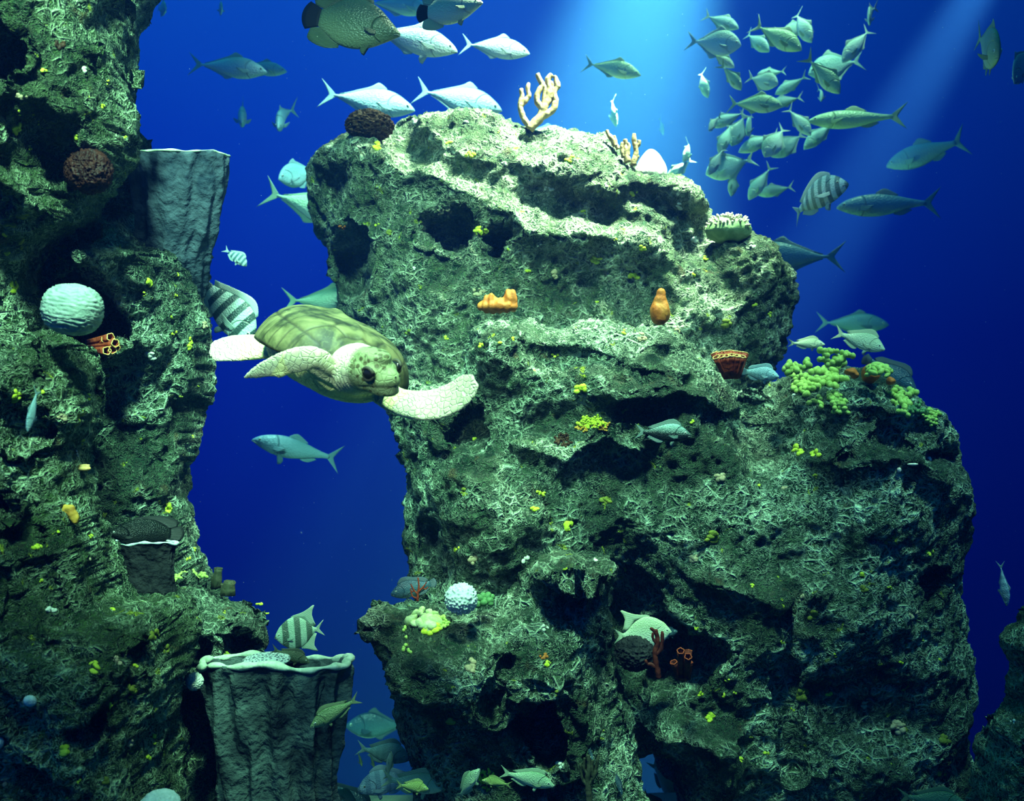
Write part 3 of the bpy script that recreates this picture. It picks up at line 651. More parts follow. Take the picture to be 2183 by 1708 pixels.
def fish_mat(key, back, side, belly, stripes=None, n=6, ang=0.0, sharp=0.5, spec=0.5, metal=0.0):
    m, t, b = new_mat('fish_'+key); co = nd(t, 'ShaderNodeTexCoord').outputs['Object']
    s = nd(t, 'ShaderNodeSeparateXYZ'); t.links.new(co, s.inputs[0]); x, z = s.outputs[0], s.outputs[2]
    zz = mth(t, 'ADD', z, mth(t, 'MULTIPLY', mth(t, 'SUBTRACT', noise_t(t, co, 9, 3), 0.5), 0.06))
    col = ramp(t, mth(t, 'ADD', mth(t, 'MULTIPLY', zz, 2.4), 0.5), [(0.22, belly), (0.5, side), (0.85, back)])
    if stripes is not None:
        w = mth(t, 'ADD', mth(t, 'MULTIPLY', x, n*2*math.pi), mth(t, 'MULTIPLY', mth(t, 'ADD', z, mth(t, 'MULTIPLY', noise_t(t, co, 4, 2), 0.05)), ang*2*math.pi))
        sn = mth(t, 'SINE', w); f = ramp(t, mth(t, 'ADD', mth(t, 'MULTIPLY', sn, 0.5), 0.5), [(0.5-0.12, (0, 0, 0)), (0.5+0.14, (1, 1, 1))])
        col = mixc(t, mth(t, 'MULTIPLY', f, sharp), col, stripes)
    # gill cover edge and fine scales
    gx = mth(t, 'SUBTRACT', x, 0.27); gr = mth(t, 'SQRT', mth(t, 'ADD', mth(t, 'MULTIPLY', mth(t, 'SUBTRACT', x, 0.36), mth(t, 'SUBTRACT', x, 0.36)), mth(t, 'MULTIPLY', z, z)))
    gl = mth(t, 'MULTIPLY', mth(t, 'SUBTRACT', 1.0, mth(t, 'MULTIPLY', mth(t, 'ABSOLUTE', mth(t, 'SUBTRACT', gr, 0.13)), 90.0), clamp=True), mth(t, 'LESS_THAN', x, 0.33))
    col = mixc(t, mth(t, 'MULTIPLY', gl, 0.45), col, tuple(c*0.35 for c in side))
    t.links.new(col, b.inputs['Base Color']); b.inputs['Roughness'].default_value = 0.38; b.inputs['Metallic'].default_value = metal
    b.inputs['Specular IOR Level'].default_value = spec
    mp = nd(t, 'ShaderNodeMapping'); mp.inputs['Scale'].default_value = (1, 0.3, 1.4); t.links.new(co, mp.inputs[0])
    hgt = mth(t, 'SUBTRACT', mth(t, 'MULTIPLY', voro(t, mp.outputs[0], 48, 'F1'), 0.5), mth(t, 'MULTIPLY', gl, 1.2))
    bump(t, b, hgt, 0.010, 0.6)
    f, t, b = new_mat('fin_'+key); co = nd(t, 'ShaderNodeTexCoord').outputs['Object']
    wv = nd(t, 'ShaderNodeTexWave', wave_type='BANDS', bands_direction='Z'); wv.inputs['Scale'].default_value = 26; wv.inputs['Distortion'].default_value = 1.5
    t.links.new(co, wv.inputs[0])
    fc = tuple((a+c)*0.5 for a, c in zip(back, side))
    t.links.new(mixc(t, wv.outputs[1], tuple(c*0.75 for c in fc), fc), b.inputs['Base Color']); b.inputs['Roughness'].default_value = 0.5
    bump(t, b, wv.outputs[1], 0.008, 0.5)
    FM[key] = (m, f)
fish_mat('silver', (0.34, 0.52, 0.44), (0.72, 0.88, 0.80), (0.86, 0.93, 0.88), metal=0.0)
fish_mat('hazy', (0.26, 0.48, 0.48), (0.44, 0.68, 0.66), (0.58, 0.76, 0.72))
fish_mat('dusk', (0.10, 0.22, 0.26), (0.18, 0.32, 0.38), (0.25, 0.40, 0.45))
fish_mat('green_silver', (0.26, 0.42, 0.22), (0.52, 0.70, 0.42), (0.78, 0.86, 0.64))
fish_mat('olive', (0.10, 0.17, 0.06), (0.22, 0.32, 0.13), (0.46, 0.54, 0.28))
fish_mat('dark_olive', (0.035, 0.055, 0.022), (0.08, 0.12, 0.05), (0.14, 0.18, 0.09))
fish_mat('pale_mottled', (0.46, 0.56, 0.32), (0.74, 0.84, 0.56), (0.84, 0.90, 0.70))
fish_mat('dark', (0.006, 0.010, 0.007), (0.007, 0.011, 0.008), (0.012, 0.016, 0.012), spec=0.25)
fish_mat('dark_rim_light', (0.30, 0.50, 0.42), (0.012, 0.020, 0.018), (0.008, 0.012, 0.012))  # pale back puts rim light along the top into the colour
fish_mat('dark_blue', (0.02, 0.05, 0.08), (0.05, 0.13, 0.18), (0.10, 0.20, 0.24))
fish_mat('blue_grey', (0.28, 0.46, 0.52), (0.34, 0.56, 0.60), (0.40, 0.62, 0.64), stripes=(0.22, 0.40, 0.46), n=9, sharp=0.5)
fish_mat('banded', (0.45, 0.62, 0.52), (0.66, 0.80, 0.70), (0.74, 0.84, 0.76), stripes=(0.015, 0.05, 0.045), n=7.2, ang=1.1, sharp=0.95)
fish_mat('banded_pale', (0.36, 0.58, 0.55), (0.64, 0.84, 0.78), (0.74, 0.88, 0.84), stripes=(0.05, 0.13, 0.14), n=8.5, ang=-1.0, sharp=0.85)
fish_mat('sergeant', (0.50, 0.72, 0.70), (0.72, 0.88, 0.84), (0.80, 0.90, 0.88), stripes=(0.04, 0.16, 0.20), n=7.0, sharp=0.9)
fish_mat('spade', (0.34, 0.52, 0.36), (0.46, 0.68, 0.48), (0.55, 0.76, 0.56), stripes=(0.02, 0.05, 0.03), n=4.2, ang=0.15, sharp=0.85)
fish_mat('white_blue', (0.36, 0.56, 0.66), (0.62, 0.82, 0.88), (0.74, 0.90, 0.94), stripes=(0.10, 0.22, 0.36), n=6.5, sharp=0.55)
fish_mat('yellow', (0.24, 0.34, 0.08), (0.42, 0.54, 0.14), (0.56, 0.64, 0.26))
m, t, b = new_mat('black_fin'); b.inputs['Base Color'].default_value = (0.004, 0.005, 0.006, 1); b.inputs['Specular IOR Level'].default_value = 0.05; BLACKFIN = m
m, t, b = new_mat('white_fin'); b.inputs['Base Color'].default_value = (0.75, 0.85, 0.78, 1); b.inputs['Roughness'].default_value = 0.5; WHITEFIN = m
m, t, b = new_mat('fish_pupil'); b.inputs['Base Color'].default_value = (0.006, 0.008, 0.010, 1); b.inputs['Roughness'].default_value = 0.1; PUPIL = m
m, t, b = new_mat('fish_iris'); b.inputs['Base Color'].default_value = (0.62, 0.70, 0.55, 1); b.inputs['Roughness'].default_value = 0.3; IRIS = m
m, t, b = new_mat('fish_lip'); b.inputs['Base Color'].default_value = (0.16, 0.20, 0.16, 1); b.inputs['Roughness'].default_value = 0.5; LIP = m

def st_at(k, t):
    r = [s_[0] for s_ in k['st']]
    return [float(np.interp(t, KT[id(k)][:, 0], KT[id(k)][:, c])) for c in (1, 2, 3)]
KT = {id(k): cr_interp(k['st'], 60) for k in KIND.values()}
BODY = 0.83        # share of the whole length taken by the body, the rest is the tail fin
def bend_fn(V, bend):
    V = np.array(V, float); u = np.clip(0.15-V[:, 0], 0, None)
    V[:, 1] += bend*u*u*1.6; return V
def fin_solid(outline, y0=0.0, th=0.0035, n=0):
    """thin tapering web from an outline in x,z ordered root edge then free edge; slightly thick at the root"""
    roots, tips = outline; k = len(roots); V = []; Fc = []; R = 5
    for i in range(k):
        a = np.array(roots[i], float); b_ = np.array(tips[i], float)
        for j_ in range(R):
            s = j_/(R-1); p = a+(b_-a)*s; w = th*(1-0.75*s)*(1.25 if i % 2 else 0.8)
            V.append((p[0], y0+w, p[1]))
    off = len(V)
    V += [(x, 2*y0-y, z) for x, y, z in V]
    for i in range(k-1):
        for j_ in range(R-1):
            a = i*R+j_; Fc.append((a, a+1, a+R+1, a+R)); Fc.append((a+off, a+R+off, a+R+1+off, a+1+off))
        a = i*R+R-1; Fc.append((a, a+off, a+R+off, a+R))
        a = i*R; Fc.append((a, a+R, a+R+off, a+off))
    for i in (0, k-1):
        for j_ in range(R-1):
            a = i*R+j_; Fc.append((a, a+off, a+1+off, a+1) if i == 0 else (a, a+1, a+1+off, a+off))
    return np.array(V), Fc
FCACHE = {}
def fish_parts(kind, bend, detail):
    key = (kind, round(bend, 2), detail)
    if key in FCACHE: return FCACHE[key]
    k = KIND[kind]; rows = KT[id(k)]; N = 34 if detail else 22; m = 20 if detail else 14
    X = lambda t: 0.5-BODY*t
    V = []; Fc = []
    ts = np.linspace(0, 1, N)**1.15
    for t_ in ts:
        tp, bt, w = st_at(k, t_); mid = (tp+bt)/2; hh = (tp-bt)/2
        for q in range(m):
            a = 2*math.pi*q/m; ca, sa = math.cos(a), math.sin(a)
            V.append((X(t_), w*math.copysign(abs(sa)**0.9, sa)*(1-0.25*ca*ca), mid+hh*ca))
    for i in range(N-1):
        for q in range(m):
            q2 = (q+1) % m; Fc.append((i*m+q, (i+1)*m+q, (i+1)*m+q2, i*m+q2))
    Fc.append(tuple(range(m))); Fc.append(tuple((N-1)*m+q for q in range(m-1, -1, -1)))
    V = np.array(V)
    if detail:   # mouth slit and eye socket
        mz = -0.012 if kind != 'spadefish' else -0.005
        ml = np.abs(V[:, 2]-mz-0.25*(V[:, 0]-0.5)); V[:, 1] *= 1-0.35*np.exp(-(ml/0.008)**2)*sstep(0.43, 0.46, V[:, 0])
    out = {'body': np_mesh('body', bend_fn(V, bend), Fc)}
    # tail fin
    typ, tl, th = k['tail']; x0 = X(1.0)+0.012; r0 = k['st'][-1][1]
    n = 15; roots = []; tips = []
    for i in range(n):
        s = -1+2*i/(n-1)
        roots.append((x0+0.006*abs(s), s*r0*0.95))
        if typ == 'fork':
            tips.append((x0-tl*(0.38+0.62*abs(s)**1.5), s*th*(0.55+0.45*abs(s))))
        else:
            tips.append((x0-tl*math.sqrt(max(0, 1-(s*0.72)**2)), s*th))
    def thin(V): return bend_fn(V, bend)
    def mk(nm, VF): return np_mesh(nm, thin(VF[0]), VF[1])
    out['tail_fin'] = mk('tail_fin', fin_solid((roots, tips)))
    for nm, lst, c, sg in (('dorsal_fin', k['dor'], 1, 1), ('anal_fin', k['ana'], 2, -1)):
        rr = cr_interp(lst, 12); roots = []; tips = []
        for t_, hgt, back in rr:
            z = st_at(k, min(t_, 1))[c-1]; roots.append((X(t_), z-sg*0.006)); tips.append((X(t_)-back, z+sg*max(hgt, 0.002)))
        out[nm] = mk(nm, fin_solid((roots, tips), th=0.003))
    pl = k['pec']
    for s_ in (-1, 1):
        tp, bt, w = st_at(k, 0.27); n = 8; roots = []; tips = []
        for i in range(n):
            s = i/(n-1); roots.append((0.0, 0.022-0.044*s)); tips.append((-pl*(1-0.62*s*s), 0.012-0.5*pl*0.35*s-0.02*s))
        V, Fp = fin_solid((roots, tips), th=0.0025)
        ang = math.radians(24); Rz = np.array([[math.cos(ang), -math.sin(ang)*s_, 0], [math.sin(ang)*s_*-1, math.cos(ang), 0], [0, 0, 1]])
        V = V@Rz.T
        V[:, 1] = V[:, 1]+0; V = V+np.array((X(0.27), s_*w*0.93, bt*0.30))
        out['pectoral_fin'+str(s_)] = mk('pectoral_fin', (V, Fp))
        if detail:
            roots = [(0, 0), (-.012, 0), (-.024, 0), (-.036, 0)]; tips = [(-.03, -.085), (-.06, -.075), (-.075, -.05), (-.07, -.02)]
            V, Fp = fin_solid((roots, tips), th=0.0025); V = V+np.array((X(0.34), s_*0.018, st_at(k, 0.34)[1]+0.01))
            out['pelvic_fin'+str(s_)] = mk('pelvic_fin', (V, Fp))
        t_e = k['ex']; tp, bt, w = st_at(k, t_e); ez = tp*0.36; hh = (tp-bt)/2; fr = math.sqrt(max(0.05, 1-((ez-(tp+bt)/2)/hh)**2))
        r = k['eye']; c = (X(t_e), s_*(w*fr*0.92), ez)
        J = Join(); J.add(ellipsoid(c, ((1, 0, 0), (0, 1, 0), (0, 0, 1)), (r, r*0.5, r), 8, 12)); out['eye'+str(s_)] = J.mesh('eye')
        J = Join(); J.add(ellipsoid((c[0], c[1]+s_*r*0.22, c[2]), ((1, 0, 0), (0, 1, 0), (0, 0, 1)), (r*0.62, r*0.36, r*0.62), 8, 12)); out['pupil'+str(s_)] = J.mesh('pupil')
    if detail:
        tp, bt, w = st_at(k, 0.03); J = Join()
        pts = [(0.5-0.055, -w*1.25, -0.024), (0.5-0.02, -w*0.8, -0.014), (0.502, 0, -0.010), (0.5-0.02, w*0.8, -0.014), (0.5-0.055, w*1.25, -0.024)]
        J.add(sweep([np.array(p_) for p_ in pts], [0.005]*5, [0.005]*5, [np.array((0, 0, 1.0))]*5, 14, 8)); out['mouth'] = J.mesh('mouth')
    FCACHE[key] = out; return out
def fish(kind, mat, px, py, Lpx, th, yaw, d, label, cat, name, bend=0.0, roll=0.0, group=None, detail=None, tailmat=None, finmat=None, hy=1.0):
    """Lpx: true length in pixels at that depth; th: heading in the picture plane, degrees; yaw: nose turned towards the viewer"""
    if detail is None: detail = Lpx > 88 and d < 7
    parts = fish_parts(kind, bend, detail); mb, mf = FM[mat]
    L = Lpx*d/F; a, y = math.radians(th), math.radians(yaw)
    sight = Vector(P(px, py, d))-Vector((0, 0, CZ)); sight.z = 0; sight.normalize(); right = Vector((sight.y, -sight.x, 0))
    fw = (right*math.cos(a)+Vector((0, 0, 1))*math.sin(a))*math.cos(y)-sight*math.sin(y)
    up = Vector((0, 0, 1)); up = up-fw*up.dot(fw)
    if up.length < 0.25: up = Vector((1, 0, 0))-fw*fw.x
    up.normalize(); lf = up.cross(fw); up = (Matrix.Rotation(math.radians(roll), 3, fw) @ up); lf = up.cross(fw)
    R = Matrix((fw, lf, up)).transposed().to_4x4()
    def obj(nm, key, mt, par):
        me = parts[key]
        o = bpy.data.objects.new(nm, me); C.objects.link(o)
        if not me.materials: me.materials.append(None)
        o.material_slots[0].link = 'OBJECT'; o.material_slots[0].material = mt
        if par is not None: o.parent = par
        return o
    root = obj(name, 'body', mb, None)
    root.matrix_world = Matrix.Translation(P(px, py, d)) @ R @ Matrix.Diagonal((L, L, L*hy, 1))
    tag(root, label, cat, group)
    t_ = obj('tail_fin', 'tail_fin', tailmat or mf, root)
    for nm in ('dorsal_fin', 'anal_fin'): obj(nm, nm, finmat or mf, root)
    for s_ in (-1, 1):
        obj('pectoral_fin', 'pectoral_fin'+str(s_), mf, root)
        if detail: obj('pelvic_fin', 'pelvic_fin'+str(s_), finmat or mf, root)
        e = obj('eye', 'eye'+str(s_), IRIS, root)
        if Lpx > 60: obj('pupil', 'pupil'+str(s_), PUPIL, e)
    if detail: obj('mouth', 'mouth', LIP, root)
    return root
G1 = 'large silvery jacks passing above the reef dome'
J = 'silvery jack'
for a in [
 # kind, mat, px, py, L, th, yaw, d, bend, label
 ('deep','hazy',345,18,70,-60,62,9.2,0,'faint rounded fish facing the viewer at the top edge, nearest the left pillar'),
 ('deep','hazy',470,18,66,-80,66,9.0,0,'faint rounded fish facing the viewer at the top edge, second from the left pillar'),
 ('jack','silver',484,143,166,-4,6,8.0,.1,'silvery jack swimming beside the upper left pillar, whole body in view'),
 ('jack','hazy',556,146,110,-5,8,9.0,0,'dim bluish jack just beyond the nose of the jack by the left pillar'),
 ('jack','hazy',517,244,150,-92,60,8.6,0,'slim jack seen head on, left of two above the grey vase sponge'),
 ('jack','hazy',600,250,150,-100,55,8.6,.3,'slim jack seen head on, right of two above the grey vase sponge'),
 ('deep','hazy',640,372,120,205,35,8.4,0,'round bluish permit partly hidden by the left edge of the reef dome'),
 ('jack','green_silver',662,440,240,-20,8,8.0,.25,'jack with a long forked tail disappearing behind the left side of the reef dome'),
 ('jack','green_silver',692,641,190,0,5,8.2,.1,'pale jack gliding behind the dome just above the turtle shell'),
 ('jack','silver',872,84,214,-15,8,6.9,0,'bright silver jack beside the head of the big dark tripletail'),
 ('jack','silver',1052,101,160,-13,8,7.2,.2,'bright silver jack below and right of the pale tripletail'),
 ('jack','hazy',845,12,150,-4,0,9.0,0,'dim blue jack behind the gap between the two tripletails'),
 ('jack','silver',780,215,212,-11,6,8.0,.1,'large silver jack swimming over the dark brown bush sponge'),
 ('jack','silver',972,210,206,-17,8,8.0,.2,'large silver jack skimming the crest of the reef dome'),
 ('jack','green_silver',1302,145,134,-18,5,8.6,.2,'lone greenish jack right of the tall tan finger coral, in the bright water'),
 ('jack','hazy',1306,238,80,-78,20,9.4,.2,'thin edge-on jack hanging above the small finger corals'),
 ('jack','dusk',1410,268,50,-80,20,11.5,0,'tiny dim fish deep in the bright water left of the school'),
 ('jack','silver',1155,284,110,-6,0,8.4,0,'pale fish back showing just behind the base of the tall finger coral'),
]:
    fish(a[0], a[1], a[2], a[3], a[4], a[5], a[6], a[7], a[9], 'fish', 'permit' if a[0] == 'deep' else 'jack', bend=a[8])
S = 'hazy'
GS = 'school of jacks in the upper right water'
for a in [
 (1536,46,84,-30,10,'hazy','top left fish of the school, dim and rounded'),
 (1521,92,112,-12,6,'silver','long fish at the upper left of the school, swimming right under the top left one'),
 (1611,88,84,-48,20,'hazy','dim fish nosing down between the two brightest upper fish of the school'),
 (1655,78,126,-38,12,'green_silver','bright diving fish in the upper middle of the school with a raised tail'),
 (1708,55,98,-64,18,'silver','steeply diving fish at the top of the school, tail up near the top edge'),
 (1685,64,62,0,0,'hazy','small dim fish tucked behind the steep diver at the top of the school'),
 (1730,60,50,-100,20,'hazy','thin sliver of a fish just right of the steep diver'),
 (1854,30,78,-92,48,'silver','narrow bright fish at the top right of the school touching the top edge'),
 (1829,93,98,232,10,'silver','fish heading down left below the top right fish of the school'),
 (1783,140,112,193,5,'hazy','dim fish swimming left just under the one heading down left, near the right beam'),
 (1755,160,112,-55,12,'green_silver','bright curved fish diving on the right side of the school'),
 (1752,200,62,-95,45,'hazy','dim fish facing the viewer below the bright curved diver'),
 (1560,164,78,-60,18,'green_silver','small bright fish diving on the left side of the school'),
 (1540,128,62,-40,10,'silver','fish half hidden just above the small bright diver on the left side'),
 (1498,178,72,-72,15,'hazy','faint ghostly fish at the far left of the school'),
 (1625,172,74,-26,22,'silver','fish with a pale snout just above the biggest fish of the school'),
 (1646,156,58,178,0,'hazy','small dim fish facing left behind the pale-snouted one'),
 (1606,221,118,-12,8,'green_silver','biggest and brightest fish in the centre of the school, swimming right'),
 (1688,182,72,205,0,'hazy','dim fish heading left, upper of two right of the biggest fish'),
 (1676,216,72,190,0,'dusk','dim fish heading left, lower of two right of the biggest fish'),
 (1702,258,84,-55,10,'silver','fish with a square pale back diving towards the spotted long fish'),
 (1750,286,90,222,8,'hazy','dim fish crossing in front of the upper long fish'),
 (1520,263,60,-112,42,'silver','small narrow fish below the faint ghostly one on the left'),
 (1553,254,80,200,0,'hazy','upper fish of the dim cluster left of the school centre'),
 (1574,276,76,-112,10,'dusk','middle fish of the dim cluster left of the school centre'),
 (1598,264,74,-100,38,'hazy','right fish of the dim cluster, turned to the viewer'),
 (1548,292,76,-112,5,'hazy','lowest fish of the dim cluster left of the school centre'),
 (1620,303,92,203,0,'hazy','left of the three dim fish side by side under the biggest fish'),
 (1654,300,82,236,10,'silver','middle and brightest of the three fish side by side under the biggest fish'),
 (1681,307,82,216,0,'dusk','right of the three dim fish side by side under the biggest fish'),
 (1528,342,74,-116,20,'silver','pale fish heading down at the lower left of the school'),
 (1558,354,104,196,0,'hazy','long dim fish right of the pale one heading down at the lower left'),
 (1562,388,62,-96,10,'dusk','small dim fish hanging below the long dim one at the bottom of the school'),
 (1622,388,86,236,0,'hazy','dim fish at the bottom of the school, tail raised to the right'),
 (1655,406,76,190,0,'dusk','lowest dim fish of the school, left of the striped sheepshead'),
 (1468,322,74,-112,38,'hazy','dim fish with thin raised fins just right of the pale cone on the dome'),
 (1450,360,74,222,0,'hazy','dim fish partly behind the dome shoulder by the pale cone'),
]:
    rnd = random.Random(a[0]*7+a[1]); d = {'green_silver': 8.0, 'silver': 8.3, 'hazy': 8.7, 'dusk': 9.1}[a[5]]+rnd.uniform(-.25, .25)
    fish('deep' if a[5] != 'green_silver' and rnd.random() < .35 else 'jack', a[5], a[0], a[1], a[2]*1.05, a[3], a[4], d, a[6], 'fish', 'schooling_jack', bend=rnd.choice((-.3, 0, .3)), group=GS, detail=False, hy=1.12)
fish('long','green_silver',1830,254,205,178,4,8.2,'long pale fish with a forked tail crossing right of the school, uppermost of three','fish','long_fish',bend=.1)
fish('long','dusk',1978,325,170,195,0,9.8,'long dim fish in the right light beam, middle of three long fish','fish','long_fish',hy=1.5)
fish('long','dusk',1898,436,216,180,4,7.8,'long hazy fish lowest of the three at the right, above the bare blue water','fish','long_fish',bend=-.1,hy=1.15)
fish('sheepshead','banded_pale',1733,425,165,16,30,6.4,'striped sheepshead turning to face the viewer right of the dome','fish','sheepshead',bend=.5,detail=True)
fish('jack','dusk',1690,548,220,178,0,7.9,'big dim jack with a wide forked tail leaving the right shoulder of the dome','fish','jack')
fish('deep','olive',2105,98,195,-68,54,6.2,'olive fish facing the viewer with spread fins near the top right corner','fish','permit')
fish('deep','dusk',2178,135,130,-105,35,6.6,'dark fish cut by the right edge, beside the olive one','fish','permit')
fish('tripletail','dark_olive',750,52,215,-14,14,5.3,'big dark tripletail with a black rounded tail at the top of the picture','fish','tripletail',tailmat=BLACKFIN,detail=True)
fish('tripletail','pale_mottled',958,18,160,-2,30,5.6,'pale tripletail with a black tail cut by the top edge','fish','tripletail',tailmat=BLACKFIN,detail=True,hy=0.92)
fish('sheepshead','sergeant',501,548,62,-38,10,6.0,'tiny striped sergeant fish alone in the blue gap right of the vase sponge','fish','sergeant_fish',detail=True)
fish('sheepshead','banded',474,652,205,-55,8,5.6,'boldly banded sheepshead behind the hind flipper of the turtle','fish','sheepshead',detail=True,tailmat=FM['olive'][1])
fish('long','dusk',638,960,200,166,8,7.4,'grey drum fish swimming left alone in the dark water under the turtle','fish','drum_fish',detail=True,hy=1.15)
fish('snapper','pale_mottled',1718,733,78,-4,6,6.2,'small green grunt swimming right just above the lobed corals','fish','grunt',detail=True)
fish('snapper','pale_mottled',1830,726,114,-22,10,6.0,'pale plump grunt above the top of the lobed green coral','fish','grunt',detail=True,hy=1.2)
fish('grouper','dark_blue',1893,795,132,-34,8,6.0,'dark blue striped fish behind the small lobed coral with the orange sponge','fish','wrasse',detail=True)
fish('jack','dusk',1815,690,150,-4,0,10.5,'very dim fish outline behind the two grunts','fish','jack')
fish('grouper','blue_grey',1618,797,92,-10,28,5.0,'plump pale blue grouper resting beside the red tube sponge','fish','grouper',detail=True)
fish('jack','white_blue',2139,1243,96,-82,5,5.4,'small fish seen from above in the dark gap at the right','fish','jack',roll=80,detail=True)
fish('snapper','dark_rim_light',1412,924,122,-4,4,4.45,'dark arched wrasse in front of the shadowed reef face','fish','wrasse',detail=True,hy=1.15)
fish('spadefish','pale_mottled',1368,1352,128,4,-10,4.75,'pale angular fish with a tall fin half hidden by the dark bush sponge','fish','spadefish',detail=True,hy=0.85)
fish('snapper','dark_blue',1424,1352,60,30,40,4.95,'small blue fish head in the dark hollow behind the red branching coral','fish','wrasse',detail=True)
fish('snapper','green_silver',1418,1672,112,-55,0,6.4,'pale fish with a big tail in the narrow blue gap at the bottom','fish','grunt',bend=.3,detail=True)
fish('snapper','yellow',1392,1706,60,-40,0,5.9,'small yellow striped fish at the foot of the narrow blue gap','fish','grunt',detail=True)
fish('sheepshead','blue_grey',815,1606,118,-12,8,5.5,'grey porgy with a fan tail just left of the boulder foot','fish','porgy',detail=True)
fish('snapper','olive',767,1618,44,-60,65,5.3,'small round fish facing the viewer, left of a pair','fish','grunt',detail=True)
fish('snapper','olive',793,1621,44,-60,65,5.25,'small round fish facing the viewer, right of a pair','fish','grunt',detail=True)
fish('sheepshead','white_blue',832,1668,140,186,12,4.7,'white and blue banded fish heading left in the bottom group','fish','porgy',detail=True)
fish('long','green_silver',829,1634,70,82,10,4.55,'small pale fish upright between the porgy and the banded fish','fish','grunt',detail=True)
fish('snapper','green_silver',880,1670,140,-8,8,4.45,'pale green grunt swimming right in the bottom group','fish','grunt',detail=True,hy=1.15)
fish('snapper','yellow',878,1678,72,-6,10,4.2,'small yellow grunt in front of the pale green one','fish','grunt',detail=True,hy=1.2)
fish('snapper','green_silver',997,1675,92,56,8,4.2,'green grunt climbing nose up at the bottom middle','fish','grunt',bend=.3,detail=True)
fish('snapper','yellow',1060,1669,66,168,5,4.15,'small green grunt facing left between two larger ones','fish','grunt',detail=True)
fish('snapper','green_silver',1122,1660,122,-12,6,4.2,'large green grunt at the bottom middle facing right','fish','grunt',detail=True)
fish('snapper','dark_blue',738,1700,150,-38,4,5.6,'dark blue fish sinking behind the big vase sponge at the bottom','fish','wrasse',detail=True)
fish('snapper','green_silver',742,1702,70,140,8,4.8,'small pale fish at the bottom edge right of the big vase sponge','fish','grunt',detail=True)
fish('jack','dark_blue',812,1548,150,178,0,9.0,'faint blue fish behind the left flank of the lower boulder','fish','jack',hy=1.3)
fish('snapper','dark_blue',1312,1660,70,-62,30,4.45,'dim grey fish right of the dark branching coral at the bottom','fish','wrasse',detail=True)
fish('snapper','dark_blue',1253,1597,66,-50,60,4.4,'dim fish facing the viewer above the dark branching coral','fish','wrasse',detail=True)
fish('snapper','olive',1986,1706,140,2,0,4.0,'green fish whose back rises over the bottom edge at the right','fish','grunt',detail=True)
fish('spadefish','spade',640,1349,108,186,12,4.75,'banded spadefish with tall fins above the big vase sponge','fish','spadefish',detail=True)
fish('snapper','dark_olive',618,1398,90,-22,6,4.45,'dark fish resting behind the rim of the big vase sponge','fish','porgy',detail=True)
r = fish('snapper','olive',716,1518,120,206,10,3.75,'olive snapper with a white patch by its tail before the big vase','fish','snapper',detail=True,finmat=None)
fish('tripletail','dark',311,1138,152,176,6,4.35,'large black fish lying over the dark bowl sponge','fish','tripletail',detail=True,hy=0.78)
fish('long','hazy',70,872,104,-102,20,3.25,'slim grey fish pointing down in front of the mossy left mass','fish','drum_fish',detail=True,hy=1.2)
fish('grouper','dark_blue',884,1254,104,192,10,4.62,'dark blue fish grazing on the boulder beside the red twig coral','fish','wrasse',detail=True,hy=1.05)

# ------------------------------------------------------------------ corals and sponges on the reef
def simple_mat(name, c1, c2, scale=20, rough=0.6, bscale=40, bd=0.008, sss=0.0):
    m, t, b = new_mat(name); co = nd(t, 'ShaderNodeTexCoord').outputs['Object']
    t.links.new(ramp(t, noise_t(t, co, scale, 4, 0.5), [(0.35, c1), (0.65, c2)]), b.inputs['Base Color'])
    b.inputs['Roughness'].default_value = rough; b.inputs['Specular IOR Level'].default_value = 0.2; bump(t, b, noise_t(t, co, bscale, 3), bd, 0.8)
    return m
M['tan'] = simple_mat('coral_tan', (0.28, 0.19, 0.08), (0.44, 0.32, 0.155), 30)
M['orange'] = simple_mat('sponge_orange', (0.44, 0.10, 0.012), (0.60, 0.20, 0.035), 14)
M['amber'] = simple_mat('sponge_amber', (0.50, 0.22, 0.03), (0.70, 0.38, 0.05), 20)
M['red'] = simple_mat('sponge_red', (0.26, 0.030, 0.012), (0.42, 0.07, 0.02), 20)
M['maroon'] = simple_mat('coral_maroon', (0.05, 0.008, 0.005), (0.13, 0.022, 0.010), 30)
M['lip_orange'] = simple_mat('sponge_lip_orange', (0.75, 0.38, 0.10), (0.85, 0.55, 0.20), 30)
M['lobe'] = simple_mat('coral_lobe_green', (0.34, 0.50, 0.09), (0.48, 0.62, 0.14), 25, 0.5, 90, 0.003)
M['lobe_dark'] = simple_mat('coral_lobe_deep_green', (0.08, 0.20, 0.07), (0.14, 0.30, 0.10), 25, 0.5, 90, 0.003)
M['bush'] = simple_mat('sponge_brown', (0.026, 0.013, 0.005), (0.075, 0.032, 0.012), 40)
M['glint'] = simple_mat('glint_pale_orange', (0.9, 0.72, 0.5), (0.95, 0.85, 0.7), 30)
M['brain'] = simple_mat('coral_brain', (0.26, 0.36, 0.30), (0.40, 0.50, 0.42), 30)
M['cream_green'] = simple_mat('crust_cream_green', (0.34, 0.42, 0.14), (0.56, 0.62, 0.34), 24)
M['black_maroon'] = simple_mat('sponge_black_maroon', (0.014, 0.004, 0.003), (0.04, 0.010, 0.005), 30)
M['white'] = simple_mat('coral_white', (0.55, 0.66, 0.58), (0.78, 0.86, 0.80), 40)
M['grey_vase'] = simple_mat('vase_grey', (0.018, 0.034, 0.055), (0.11, 0.15, 0.19), 7, 0.8, 30, 0.02)
M['dark_vase'] = simple_mat('vase_dark', (0.008, 0.014, 0.020), (0.12, 0.17, 0.15), 6, 0.85, 30, 0.03)
M['black_vase'] = simple_mat('bowl_black', (0.005, 0.007, 0.008), (0.022, 0.024, 0.024), 12, 0.85, 30, 0.03)
